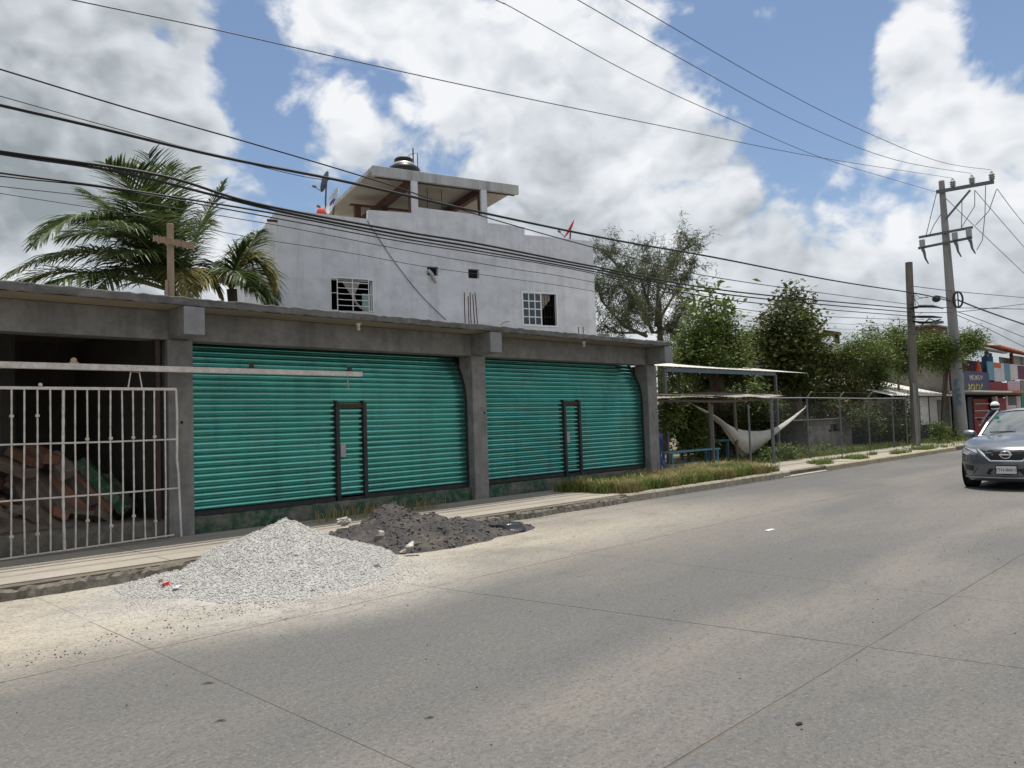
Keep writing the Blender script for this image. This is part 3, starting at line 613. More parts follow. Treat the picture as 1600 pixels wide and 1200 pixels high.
def rebar(px0, py0, px1, py1, y, grp, label):
    b = onY(px1, py1, y); t = onY(px0, py0, y); b.z = 3.49
    o = MB().tube([b, (b + t) / 2 + Vector((random.uniform(-.01, .01), 0, 0)), t], .011, 6).build('rebar', M['rust']); tag(o, label, 'rebar', grp)
grp = 'starter bars above the middle pillar'
for i, (a, b, c) in enumerate([(725.5, 457, 727), (731.5, 463, 733), (734.5, 457, 736.5), (738.5, 460, 742), (742, 457, 746)]):
    rebar(a, b, c, 504, 11.3, grp, ['leftmost', 'second from left', 'middle', 'second from right', 'rightmost'][i] + ' of five rusty bars rising from the slab over the middle pillar')
rebar(904, 511, 904, 522, 11.3, 'short bars by the slab end', 'left of two short rusty bar stubs right of the white grid window')
rebar(911, 511, 911.5, 522, 11.3, 'short bars by the slab end', 'right of two short rusty bar stubs right of the white grid window')
o = MB().tube([onY(782, 506, 11.2), onY(788, 502, 11.2), onY(796, 500.5, 11.2)], .007, 5).build('bent_wire', M['rust']); tag(o, 'thin bent wire sticking up from the slab left of the grid window', 'wire')
o.location.z -= 0.02

# ------------------------------------------------------------------ white house behind
HA = math.radians(16.0); HR = onY(929, 450, 16.6); HR.z = 0
HU = Vector((math.cos(HA), -math.sin(HA), 0)); HN = Vector((math.sin(HA), math.cos(HA), 0))     # along the wall to the right, into the house
house = thing('white_house', 'whitewashed concrete house with roof terrace rising behind the storefront', 'house', loc=(HR.x, HR.y, 0))
house.rotation_euler = (0, 0, -HA)              # local: x along the wall (negative = left), y into the house
def hp(px, py, dy=0.0):                         # pixel on the wall plane (dy = metres behind it) -> local coords
    p0 = HR + HN * dy; d = ray(px, py); t = HN.dot(p0 - O) / HN.dot(d); p = O + d * t
    return Vector(((p - HR).dot(HU), dy, p.z))
def Hb(name, mat, x0, x1, y0, y1, z0, z1, parent=None, bevel=0.0): return MB().box(x0, x1, y0, y1, z0, z1).build(name, mat, parent or house, bevel=bevel)
SL = -10.72; HD = 7.0
# front wall with real openings: grid of cells, skipping the openings
w1 = (hp(516, 434).x + .0, hp(582, 437).x, hp(550, 486).z, hp(550, 435.5).z)
v1 = (hp(667.5, 420).x, hp(684.5, 420).x, hp(676, 430.5).z, hp(676, 416.5).z)
v2 = (hp(731.5, 420).x, hp(748.5, 420).x, hp(740, 435).z, hp(740, 420.5).z)
w2 = (hp(815, 480).x, hp(871, 480).x, hp(844, 510.5).z, hp(844, 456.5).z)
ops = [w1, v1, v2, w2]
def wall_with_openings(name, x0, x1, z0, z1, ops, y0, y1, mat, parent):
    xs = sorted({x0, x1, *[o[0] for o in ops], *[o[1] for o in ops]}); zs = sorted({z0, z1, *[o[2] for o in ops], *[o[3] for o in ops]})
    bm = bmesh.new(); cache = {}
    def vert(x, y, z):
        k = (round(x, 4), round(y, 4), round(z, 4))
        if k not in cache: cache[k] = bm.verts.new((x, y, z))
        return cache[k]
    solid = lambda i, j: 0 <= i < len(xs) - 1 and 0 <= j < len(zs) - 1 and not any(o[0] < (xs[i] + xs[i + 1]) / 2 < o[1] and o[2] < (zs[j] + zs[j + 1]) / 2 < o[3] for o in ops)
    for i in range(len(xs) - 1):
        for j in range(len(zs) - 1):
            if not solid(i, j): continue
            a, b, c, d = xs[i], xs[i + 1], zs[j], zs[j + 1]
            for y in (y0, y1): bm.faces.new([vert(a, y, c), vert(b, y, c), vert(b, y, d), vert(a, y, d)])
            if not solid(i - 1, j): bm.faces.new([vert(a, y0, c), vert(a, y1, c), vert(a, y1, d), vert(a, y0, d)])
            if not solid(i + 1, j): bm.faces.new([vert(b, y0, c), vert(b, y1, c), vert(b, y1, d), vert(b, y0, d)])
            if not solid(i, j - 1): bm.faces.new([vert(a, y0, c), vert(b, y0, c), vert(b, y1, c), vert(a, y1, c)])
            if not solid(i, j + 1): bm.faces.new([vert(a, y0, d), vert(b, y0, d), vert(b, y1, d), vert(a, y1, d)])
    bmesh.ops.recalc_face_normals(bm, faces=bm.faces)
    me = bpy.data.meshes.new(name); bm.to_mesh(me); bm.free()
    return link(name, me, mat, parent)
wall_with_openings('front_wall', SL, 0, 0, 7.0, ops, 0, .18, M['white_wall'], house)
Hb('side_wall', M['white_wall'], SL, SL + .18, .18, HD, 0, 7.0); Hb('side_wall', M['white_wall'], -.18, 0, .18, HD, 0, 7.0)
Hb('back_wall', M['white_wall'], SL, 0, HD, HD + .18, 0, 7.8)
Hb('terrace_floor', M['canopy'], SL + .18, -.18, .18, HD, 6.75, 6.95)
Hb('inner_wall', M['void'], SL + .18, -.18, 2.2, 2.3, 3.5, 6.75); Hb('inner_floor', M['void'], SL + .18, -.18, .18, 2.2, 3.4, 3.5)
# parapet in steps
def step(x0, x1, za, zb):
    return MB().add([(x0, 0, 7), (x1, 0, 7), (x1, 0, zb), (x0, 0, za), (x0, .16, 7), (x1, .16, 7), (x1, .16, zb), (x0, .16, za)], [(0, 1, 2, 3), (7, 6, 5, 4), (0, 4, 5, 1), (1, 5, 6, 2), (2, 6, 7, 3), (3, 7, 4, 0)]).build('parapet', M['white_wall'], house)
xA, xB, xC, xD = hp(575, 330).x, hp(650, 330).x, hp(755, 345).x, hp(819.5, 360).x
step(SL, xA, hp(430, 326).z, hp(574, 342).z); step(xA + .003, xB, hp(576, 328).z, hp(648, 333).z); step(xB + .003, xC, hp(655, 324).z, hp(750, 336).z); step(xC + .003, xD, hp(761, 348).z, hp(819, 355).z); step(xD + .003, 0, hp(821, 367).z, hp(926, 377).z)
zA = hp(430, 326).z
MB().add([(SL, .163, 7), (SL, HD, 7), (SL, HD, zA - .1), (SL, .163, zA), (SL + .16, .163, 7), (SL + .16, HD, 7), (SL + .16, HD, zA - .1), (SL + .16, .163, zA)], [(0, 1, 2, 3), (7, 6, 5, 4), (0, 4, 5, 1), (1, 5, 6, 2), (2, 6, 7, 3), (3, 7, 4, 0)]).build('parapet', M['white_wall'], house)
Hb('parapet', M['white_wall'], -.16, 0, .163, HD, 7, hp(926, 377).z - .01)
# terrace canopy: slab, brown beams, posts
c0 = hp(582, 258); c1 = hp(810, 290); zc = c0.z; CD = 5.2
can = Hb('canopy', M['canopy'], c0.x, c1.x, -.004, CD, zc - .14, zc, bevel=.01)
Hb('fascia', M['canopy'], c0.x, c1.x, -.012, .10, zc - .31, zc - .002, can, bevel=.006)
MB().box(c0.x + .02, c1.x - .02, .11, CD - .02, zc - .152, zc - .142).build('ceiling', M['ceil'], can)
for x in (hp(648, 300).x, hp(757, 320).x): MB().box(x - .09, x + .09, .13, CD, zc - .40, zc - .153).build('beam', M['brownbeam'], can)
MB().box(c0.x + .15, c1.x - .15, 2.7, 2.92, zc - .42, zc - .401).build('beam', M['brownbeam'], can)
MB().box(c0.x + .1, c1.x - .1, .105, .128, zc - .345, zc - .153).build('beam', M['brownbeam'], can)
for px_ in (648, 756):
    x = hp(px_, 300).x; Hb('post', M['white_wall'], x - .10, x + .10, -.006, .10, 7.9, zc - .311); Hb('post', M['brownbeam'], x - .135, x + .09, .1005, .22, 6.95, zc - .405)
for y in (2.8, 4.9):
    for x in (c0.x + .4, hp(648, 300).x, hp(757, 320).x): Hb('post', M['brownbeam'], x - .1, x + .1, y - .1, y + .1, 6.95, zc - .42)
Hb('terrace_wall', M['ceil'], c0.x + .3, c1.x - 1.2, CD - .3, CD - .15, 6.95, zc - 1.0)
for px_ in (687, 710): x = hp(px_, 300).x; MB().tube([(x, 1.0, zc - .15), (x + .01, 1.0, zc - 1.0)], .012, 5).build('cord', M['cable'], house)
# window 1: projecting barred grille with a knotted lace curtain
x0, x1, z0, z1 = w1
win = MB().box(x0 - .02, x0 + .04, .10, .15, z0, z1).box(x1 - .04, x1 + .02, .10, .15, z0, z1).box(x0, x1, .10, .15, z1 - .05, z1).build('window', M['white_paint'], house); win['label'] = 'barred window with a knotted lace curtain'
gr = MB()
for z in np.linspace(z0 + .12, z1 - .16, 5): gr.tube([(x0 + .14, -.20, z), (x1 - .19, -.20, z)], .011, 5)
for x in (x0 + .14, (x0 + x1) / 2 - .04, x1 - .19): gr.tube([(x, -.20, z0 - .02), (x, -.20, z1 - .05)], .013, 5)
for x, xo in ((x0, x0 + .14), (x1, x1 - .19)):
    for z in (z0, z0 + .5, z1 - .03): gr.tube([(x, -.005, z), (xo, -.20, z - .02)], .011, 5)
gr.tube([(x0, -.02, z0), (x0, -.02, z1)], .016, 5); gr.tube([(x1, -.02, z0), (x1, -.02, z1)], .016, 5); gr.tube([(x0, -.02, z1), (x1, -.02, z1)], .014, 5)
gr.build('bar_grille', M['white_paint'], win)
cu = []
kx, kz = (x0 + x1) / 2 + .04, z0 + .48
for i in range(9):
    t0, t1 = i / 8 - .0, (i + 1) / 8
    for j in range(6):
        s0, s1 = j / 6, (j + 1) / 6
        f = lambda t, s: ((x0 + .32) * (1 - t) + (x1 - .34) * t) * (1 - s) + kx * s + (t - .5) * .10 * s
        q = [(f(min(t, 1), s), .06 + .03 * math.sin(t * 22) * (1 - s), z1 - .04 - (z1 - .04 - kz) * s) for t, s in ((t0, s0), (t1, s0), (t1, s1), (t0, s1))]
        cu.append(q)
quads('curtain', np.array(cu[:48]), M['curtain'], win)
MB().tube([(kx, .05, kz), (kx + .08, .04, kz - .22), (kx + .22, .02, z0 + .1), (x1 - .24, .0, z0 + .07)], [.05, .035, .03, .025], 7).build('curtain_tail', M['curtain'], win, smooth=True)
MB().box(x1 - .30, x1 - .05, .105, .11, z0, z0 + .55).build('pane', material('pale_green_glass', (.22, .33, .30), None, rough=.1), win)
# small vents, one with a rag
for k, (a, b, c, d) in enumerate((v1, v2)):
    v = MB().box(a + .002, b - .002, .165, .178, c + .002, d - .002).build('vent', M['void'], house)
    for z in np.linspace(c + .06, d - .05, 4): MB().box(a + .01, b - .01, .13, .15, z, z + .015).build('slat', M['dark_steel'], v)
# white rag drooping out of the left vent
a, b, c, d = v1
rg = MB().tube([(a + .02, .06, c + .10), (a + .03, -.05, c + .13), (a + .12, -.07, c + .02), (a + .20, -.06, c - .12), (a + .25, -.05, c - .24)], [.05, .06, .055, .05, .02], 8).build('rag', M['hammock'], None, smooth='all'); rg.parent = house; rg.parent = None
rg.matrix_world = Matrix.Translation(house.location) @ Matrix.Rotation(-HA, 4, 'Z'); tag(rg, 'dirty white rag hanging out of the left small vent of the white house', 'rag')
# window 2: white grid casement left, open dark half right
x0, x1, z0, z1 = w2; xm = x0 + (x1 - x0) * .54
fr = MB()
for a, b, c, d in ((x0, x0 + .045, z0, z1), (x1 - .045, x1, z0, z1), (x0 + .0455, x1 - .0455, z1 - .045, z1), (x0 + .0455, x1 - .0455, z0, z0 + .05)): fr.box(a, b, -.02, .10, c, d)
win = fr.build('window', M['white_paint'], house); win['label'] = 'white grid window half slid open'
cas = MB(); zs = np.linspace(z0 + .055, z1 - .05, 5); xs = np.linspace(x0 + .05, xm, 4)
for x in xs: cas.box(x - (.022 if x in (xs[0], xs[-1]) else .016), x + (.022 if x in (xs[0], xs[-1]) else .016), .0, .03, z0 + .051, z1 - .046)
for z in zs:
    for a, b in zip(xs[:-1], xs[1:]): cas.box(a + .0225, b - .0225, .002, .028, z - .017, z + .017)
cas.build('casement', M['white_paint'], win)
for a, b in zip(xs[:-1], xs[1:]):
    for c, d in zip(zs[:-1], zs[1:]): MB().box(a + .018, b - .018, .012, .018, c + .016, d - .016).build('pane', M['glass'], win)
gl = MB()
for x in np.linspace(xm + .1, x1 - .1, 5): gl.tube([(x, .12, z0 + .05), (x, .12, z1 - .05)], .008, 5)
for z in (z0 + .35, z0 + .75): gl.tube([(xm, .12, z), (x1 - .04, .12, z)], .008, 5)
gl.build('security_bars', M['dark_steel'], win)
cq = []
for i in range(8):
    a, b = xm + .02 + i * .055, xm + .02 + (i + 1) * .055
    zz = lambda x: z0 + .45 + (x - xm) * 1.1
    cq.append([(a, .16 + .02 * math.sin(i * 2.3), z1 - .04), (b, .16 + .02 * math.sin((i + 1) * 2.3), z1 - .04), (b, .16 + .02 * math.sin((i + 1) * 2.3), min(z1 - .05, zz(b))), (a, .16 + .02 * math.sin(i * 2.3), min(z1 - .05, zz(a)))])
quads('curtain', np.array(cq), M['curtain'], win)
MB().box(SL + .02, SL + .32, .02, .10, zA - .36, zA - .31).build('drain_spout', M['rust'], house).location = (-.30, .0, .0)

def house_world(v): return HR + HU * v.x + HN * v.y + Vector((0, 0, v.z))
# water tank on the canopy
tp = hp(631, 262, .75); tw = house_world(Vector((tp.x, .75, zc)))
tank = thing('water_tank', 'black plastic water tank on top of the terrace canopy', 'water tank', loc=tw)
R_ = 0.50
MB().lathe([(R_, -.16), (R_ * 1.02, -.1), (R_, .0), (R_ * 1.03, .06), (R_ * .98, .13), (R_ * .72, .22)], (0, 0, 0.16), 24).build('body', M['black'], tank, smooth=True)
MB().lathe([(R_ * .73, .2205), (R_ * .66, .28), (R_ * .56, .31)], (0, 0, .16), 24).build('neck', M['galv'], tank, smooth=True)
MB().lathe([(R_ * .58, .311), (R_ * .60, .33), (R_ * .60, .42), (R_ * .50, .46), (0.02, .475)], (0, 0, .16), 20).build('lid', M['black'], tank, smooth=True)
MB().tube([(.25, -.3, .02), (.45, -.3, .02), (.5, -.3, 0.0)], .02, 6).build('outlet_pipe', M['f_bluegrey'], tank)
aw = house_world(Vector((hp(646, 260, .9).x, .9, zc)))
ant = thing('pipe_frame', 'black bent pipe frame and aerial beside the roof tank', 'pipe', loc=aw)
hh = lambda px, py: hp(px, py, .9).z - zc
MB().tube([(0, 0, 0), (0, 0, hh(646, 232))], .022, 6).build('mast', M['black'], ant)
MB().tube([(.18, 0, 0), (.17, 0, hh(652, 238)), (-.02, 0, hh(644, 240)), (-.25, 0, hh(636, 249))], .014, 6).build('vent_pipe', M['black'], ant)
MB().tube([(-.03, .06, hh(644, 239)), (-.28, .06, hh(635, 248))], .012, 6).build('brace', M['black'], ant)

# satellite dishes
def dish(px, py, dy, rad, aim, colr, label, wide=.85, logo=False, arm=True, mast_to=None):
    c = house_world(hp(px, py, dy)); d = Vector(aim).normalized()
    base = Vector((c.x, c.y, mast_to))
    r = thing('satellite_dish', label, 'satellite dish', loc=base)
    q = d.to_track_quat('Z', 'Y').to_matrix(); up = q @ Vector((0, 1, 0))
    prof = [(0.001, -.10 * rad), (rad * .3, -.085 * rad), (rad * .6, -.035 * rad), (rad * .85, .03 * rad), (rad, .08 * rad)]
    vs = []; fs = []; n = 24
    for sgn in (0, 1):
        for rr, z in prof:
            for j in range(n):
                a = 2 * math.pi * j / n; vs.append(c - base + q @ Vector((rr * wide * math.cos(a), rr * math.sin(a), z - .014 * sgn)))
    k = len(prof)
    for sgn in (0, 1):
        o = sgn * k * n
        fs += [(o + i * n + j, o + i * n + (j + 1) % n, o + (i + 1) * n + (j + 1) % n, o + (i + 1) * n + j) for i in range(k - 1) for j in range(n)]
    fs += [((k - 1) * n + j, (k - 1) * n + (j + 1) % n, (2 * k - 1) * n + (j + 1) % n, (2 * k - 1) * n + j) for j in range(n)]
    pan = MB().add(vs, fs).build('reflector', colr, r, smooth=True)
    MB().tube([(0, 0, 0), (0, 0, (c.z - mast_to) * .75), c - base - d * .12 * rad], .028, 8).build('mast', M['greysteel'], r)
    MB().tube([c - base - up * rad * .95, c - base - up * rad * .75 + d * rad * .75], .014, 6).build('feed_arm', M['greysteel'], r)
    e = c - base - up * rad * .72 + d * rad * .78
    MB().lathe([(.03, -.06), (.045, 0), (.04, .06)], e, 10, q).build('feed_horn', M['greysteel'], r)
    if logo:
        for i, pts in enumerate(([(0, 1), (0, 0), (1, 0), (1, 1)], [(0, 0), (0, 1), (1, 1), (1, .5), (0, .5)], [(0, 0), (0, 1), (.9, .8), (1, .4), (0, .45)])):
            P3 = [c - base + q @ Vector((( -.36 + i * .27 + u * .18) * rad * wide * 1.15, (-.16 + v * .36) * rad, -.03 * rad + .022)) for u, v in pts]
            MB().tube(P3, .014, 5).build('lettering', M['f_logo'], r)
    return r
zr = 6.95
dish(520, 316, 1.0, .46, _fw * -.55 + _right * -.8 + Vector((0, 0, .35)), M['f_dish'], 'white satellite dish with blue lettering on the left parapet', wide=.9, logo=True, mast_to=zr)
dish(508, 284, 1.6, .34, _right * -.9 - _fw * .04 + Vector((0, 0, .30)), M['f_bluegrey'], 'grey blue satellite dish seen edge on, above the white dish', wide=.9, mast_to=zr)
dish(890, 358, .6, .36, _right * -.8 - _fw * .1 + Vector((0, 0, .45)), M['f_dishred'], 'red satellite dish on the right corner of the white house', mast_to=zr)
bw = house_world(hp(502, 326, .45)); bw.z = hp(500, 334, .45).z
o = MB().lathe([(.14, -.10), (.15, 0), (.13, .10), (.09, .15), (.04, .175), (.02, .18)], bw, 14).build('upturned_bucket', M['f_bucket'], smooth=True); tag(o, 'red plastic bucket upside down on the parapet beside the white dish', 'bucket')
o.data.transform(Matrix.Translation((0, 0, 0)))

# ------------------------------------------------------------------ heaps on the pavement edge
def pile(X, Y, cx, cy, rx, ry, h, sharp=1.15, seed=1, rough=.04):
    d = np.sqrt(((X - cx) / rx) ** 2 + ((Y - cy) / ry) ** 2) + .13 * fbm(X * 1.1, Y * 1.1, seed)
    return h * np.clip(1 - d, 0, 1) ** sharp
def gravel_z(X, Y):
    z = np.maximum(pile(X, Y, 4.50, 8.35, 1.25, 1.42, .55, 1.0, 2), pile(X, Y, 3.75, 8.3, 1.05, 1.0, .15, 1.0, 5))
    z = np.maximum(z, pile(X, Y, 4.15, 7.45, 1.15, 0.90, .13, 1.0, 8))
    return z + .07 * fbm(X * 3, Y * 3, 4) * (z > .02) + .03 * fbm(X * 17, Y * 17, 9, 3) * np.clip(z * 30, 0, 1) - .015 * (z < .004)
gp = heightfield('gravel_heap', 2.0, 6.5, 6.2, 10.2, 190, 170, gravel_z, M['gravel']); tag(gp, 'heap of pale crushed limestone gravel at the pavement edge', 'gravel heap', kind='stuff')
def stones(name, n, fpos, smin, smax, mat, parent=None, aspect=.7):
    base = np.array([(1, 0, 0), (-1, 0, 0), (0, 1, 0), (0, -1, 0), (0, 0, 1), (0, 0, -1)], float)
    T = np.array([(0, 2, 4), (2, 1, 4), (1, 3, 4), (3, 0, 4), (2, 0, 5), (1, 2, 5), (3, 1, 5), (0, 3, 5)])
    pos = fpos(n); n = len(pos)
    S = rng.uniform(smin, smax, (n, 1, 1)) * rng.uniform(.55, 1.15, (n, 6, 1))
    A = rng.normal(size=(n, 3, 3)); Q = np.linalg.qr(A)[0]
    V = np.einsum('nij,kj->nki', Q, base) * S; V[:, :, 2] *= aspect; V = V + pos[:, None, :]
    return quads(name, V[:, T].reshape(-1, 3, 3), mat, parent)
def on_gravel(n):
    x = rng.uniform(2.2, 6.3, n * 3); y = rng.uniform(6.4, 10, n * 3); z = gravel_z(x, y); k = z > .002
    p = np.stack([x, y, z + .004], 1)[k]; return p[:n]
o = stones('chippings', 26000, on_gravel, .003, .0145, M['stone'], gp); o['kind'] = 'stuff'
def scatter_fringe(n):
    a = rng.uniform(0, 2 * math.pi, n); r = 1 + np.abs(rng.normal(0, .22, n)); x = 4.1 + 1.25 * r * np.cos(a); y = 7.7 + 1.15 * r * np.sin(a); k = y < 8.9
    return np.stack([x, y, np.full(n, .004)], 1)[k]
o = stones('gravel_scatter', 3200, scatter_fringe, .003, .011, M['stone']); tag(o, 'pale chippings spilled on the road around the gravel heap', 'gravel', kind='stuff')
def dark_bits(n):
    t = rng.uniform(0, 1, n); x = .9 + t * 4.2 + rng.normal(0, .25, n); y = 6.15 + t * .55 + np.abs(rng.normal(0, .28, n))
    return np.stack([x, y, np.full(n, .004)], 1)
o = stones('grit', 240, dark_bits, .004, .012, M['cinder']); tag(o, 'dark grit scattered along the road joint at lower left', 'grit', kind='stuff')
def road_bits(n): return np.stack([rng.uniform(0.5, 16, n), rng.uniform(.5, 8.8, n), np.full(n, .003)], 1)
o = stones('road_grit', 420, road_bits, .003, .010, M['cinder']); tag(o, 'tiny bits of grit scattered over the concrete road', 'grit', kind='stuff')

SC = (7.05, 9.05)
def sand_z(X, Y):
    z = np.maximum(pile(X, Y, 6.65, 8.85, 1.45, 1.15, .38, .75, 12), pile(X, Y, 7.0, 9.65, .60, .45, .46, .55, 15))
    z = np.maximum(z, pile(X, Y, 7.55, 8.55, 1.15, .70, .18, .8, 17))
    return z + .10 * fbm(X * 4, Y * 4, 21) * np.clip(z * 8, 0, 1) + .05 * fbm(X * 11, Y * 11, 23, 3) * np.clip(z * 12, 0, 1) - .015 * (z < .004)
sp_ = heightfield('sand_heap', 5.2, 9.4, 7.3, 10.9, 170, 150, lambda X, Y: sand_z(X, Y), M['sand']); tag(sp_, 'heap of dark wet sand and soil beside the gravel heap', 'sand heap', kind='stuff')
def on_sand(n):
    x = rng.uniform(5.4, 9.2, n * 3); y = rng.uniform(7.4, 10.4, n * 3); z = sand_z(x, y); k = z > .02
    return np.stack([x, y, z], 1)[k][:n]
o = stones('clods', 1500, on_sand, .008, .045, M['cinder'], sp_); o['kind'] = 'stuff'
def rock(px, py, s, mat, label, name='rock', grp='pale stones along the dark heap'):
    p = onZ(px, py, .06); zz = float(sand_z(np.array([p.x]), np.array([p.y]))[0]); 
    if zz > .03: p = onZ(px, py, zz)
    bm = bmesh.new()
    for k in range(15): u = Vector(rng.normal(size=3)).normalized() * s * random.uniform(.7, 1.1); bm.verts.new((u.x * 1.2, u.y, u.z * .65))
    bmesh.ops.convex_hull(bm, input=bm.verts[:]); bmesh.ops.bevel(bm, geom=bm.edges[:], offset=s * .07, segments=1, affect='EDGES', clamp_overlap=True)
    me = bpy.data.meshes.new(name); bm.to_mesh(me); bm.free()
    o = link(name, me, mat); o.location = (p.x, p.y, max(0, zz) + s * .12); o.rotation_euler = (random.random() * .5, random.random() * .5, random.random() * 3); tag(o, label, 'rock', grp); return o
rock(641, 853, .075, M['palestone'], 'largest pale stone at the front foot of the dark sand heap')
rock(630, 858, .05, M['palestone'], 'pale stone touching the left of the largest stone at the dark heap')
rock(596, 834, .06, M['palestone'], 'pale stone half way up the front of the dark heap')
rock(546, 857, .04, M['palestone'], 'small pale stone between gravel and dark heap')
rock(551, 822, .06, M['palestone'], 'tan stone on the left flank of the dark heap beside the white bag')
rock(652, 850, .06, M['cinder'], 'big dark clod behind the largest pale stone')
rock(590, 842, .065, M['cinder'], 'grey crumbly clod on the front of the dark heap')
def crumple(name, px, py, z, s, mat, label, cat, sub=3, flat_=.6):
    bm = bmesh.new(); bmesh.ops.create_icosphere(bm, subdivisions=sub, radius=s)
    for v in bm.verts: v.co *= 1 + random.uniform(-.38, .3); v.co.z *= flat_
    me = bpy.data.meshes.new(name); bm.to_mesh(me); bm.free(); p = onZ(px, py, z); o = link(name, me, mat)
    for _ in range(4):
        zz = max(.0, float(gravel_z(np.array([p.x]), np.array([p.y]))[0])) if name == 'litter' else z
        p = onZ(px, py, zz)
    o.location = p + Vector((0, 0, s * flat_ * .85)); return tag(o, label, cat)
crumple('plastic_bag', 538, 820, .20, .10, M['hammock'], 'crumpled white plastic bag on the left of the dark heap', 'plastic bag')
crumple('litter', 264, 917, .02, .05, M['f_dishred'], 'crumpled red wrapper at the left foot of the gravel heap', 'wrapper', 2)
crumple('litter', 276, 921, .02, .04, M['f_dish'], 'crumpled pale wrapper right of the red one by the gravel heap', 'wrapper', 2)
crumple('litter', 250, 908, .02, .03, M['kerb_yellow'], 'tan paper scrap above the red wrapper by the gravel heap', 'wrapper', 2)
# black plastic sheet trailing over the right end of the dark heap
sv = []; sf = []; A_ = [(690, 800, .10, .12), (705, 800, .14, .17), (725, 806, .15, .12), (745, 812, .12, .10), (765, 822, .08, .12), (785, 828, .05, .22), (806, 826, .03, .30)]
for i, (px_, py_, z, w) in enumerate(A_):
    p = onZ(px_, py_, z); p.z = max(p.z, float(sand_z(np.array([p.x]), np.array([p.y]))[0]) + .03)
    for k in range(7):
        t = k / 6 - .5; sv.append((p.x + random.uniform(-.05, .05), p.y + t * w * 1.5 + random.uniform(-.03, .03), max(.012, p.z - abs(t) * .16 + random.uniform(-.04, .045) + (.07 if i >= 5 and k in (2, 4) else 0))))
    if i: o_ = 7 * i; sf += [(o_ - 7 + j, o_ - 6 + j, o_ + 1 + j, o_ + j) for j in range(6)]
me = bpy.data.meshes.new('plastic_sheet'); me.from_pydata(sv, [], sf); me.update(); o = link('plastic_sheet', me, M['sheet'])
md = o.modifiers.new('s', 'SUBSURF'); md.levels = 2; md.render_levels = 2; md2 = o.modifiers.new('t', 'SOLIDIFY'); md2.thickness = .006
for p in me.polygons: p.use_smooth = True
tag(o, 'crumpled black plastic sheet trailing off the right end of the dark heap', 'plastic sheet')
for px_, py_, s, lab in ((1249, 1131, .016, 'dark flat scrap lying on the road right of centre near the bottom edge'), (868, 608 + 0, 0, ''),):
    if not s: continue
    p = onZ(px_, py_, .004); o = MB().prism([(-1.6, 0), (-.8, .9), (1, .7), (1.7, -.1), (.4, -.8)], lambda q: (p.x + q[0] * s, p.y + q[1] * s, .001), lambda q: (p.x + q[0] * s, p.y + q[1] * s, .007)).build('road_scrap', M['black']); tag(o, lab, 'scrap')
def leaf_litter(px_, py_, l, lab):
    p = onZ(px_, py_, .004); o = MB().tube([(p.x - l * .5, p.y + l * .3, .006), (p.x + l * .1, p.y + l * .1, .009), (p.x + l * .5, p.y - l * .3, .006)], [.001, .006, .001], 5).build('dry_leaf', M['trunk']); tag(o, lab, 'leaf', 'dry leaves on the road')
leaf_litter(325, 1068, .07, 'curled dry leaf on the road at lower left, nearest the gravel heap'); leaf_litter(344, 1127, .06, 'curled dry leaf on the road at lower left, second from the gravel heap'); leaf_litter(671, 1122, .05, 'curled dry leaf on the road left of centre near the bottom edge')
p = onZ(1203, 829, .0); o = MB().box(p.x - .09, p.x + .09, p.y - .03, p.y + .03, .002, .012).build('paper_scrap', M['white_paint']); tag(o, 'small white paper scrap on the road below the kerb', 'paper')


# ------------------------------------------------------------------ palms behind the storefront
def frond(parent, A, B, C, mat, nl=78, length=.8, droop=.5, wid=.038, stiff=False):
    A, B, C = Vector(A), Vector(B), Vector(C); ctrl = B * 2 - (A + C) / 2
    bez = lambda t: A * (1 - t) ** 2 + ctrl * (2 * t * (1 - t)) + C * t * t
    tan = lambda t: ((ctrl - A) * (2 * (1 - t)) + (C - ctrl) * (2 * t)).normalized()
    L_ = parent.location
    rc = MB().tube([bez(t) - L_ for t in np.linspace(0, 1, 14)], [.035 * (1 - t) + .004 for t in np.linspace(0, 1, 14)], 5).build('frond', M['rachis'], parent)
    Q = []
    for k in range(nl):
        t = .10 + .90 * (k / nl) ** .92; p = bez(t); d = tan(t); side = d.cross(Vector((0, 0, 1)))
        if side.length < .15: side = d.cross(_fw)
        side.normalize(); nrm = side.cross(d)
        for sg in (-1, 1):
            l = length * (math.sin(math.pi * min(1, t * .86 + .14)) ** .7 + .18) * random.uniform(.8, 1.12)
            dirv = (side * sg * random.uniform(.75, 1) + d * (.35 + .75 * t) + nrm * random.uniform(.05, .35)).normalized()
            pts = [p]; v = dirv.copy(); 
            for s in range(3):
                v = (v + Vector((0, 0, -droop * (.18 + .30 * s) * random.uniform(.6, 1.3)))).normalized(); pts.append(pts[-1] + v * l / 3)
            wv = v.cross(Vector((random.uniform(-.5, .5), random.uniform(-.5, .5), 1))).normalized()
            ws = [wid * .35, wid * .5, wid * .42, .003]
            for s in range(3):
                Q.append([pts[s] - wv * ws[s] - L_, pts[s] + wv * ws[s] - L_, pts[s + 1] + wv * ws[s + 1] - L_, pts[s + 1] - wv * ws[s + 1] - L_])
    quads('leaflets', np.array([[tuple(v) for v in q] for q in Q]), mat, rc)
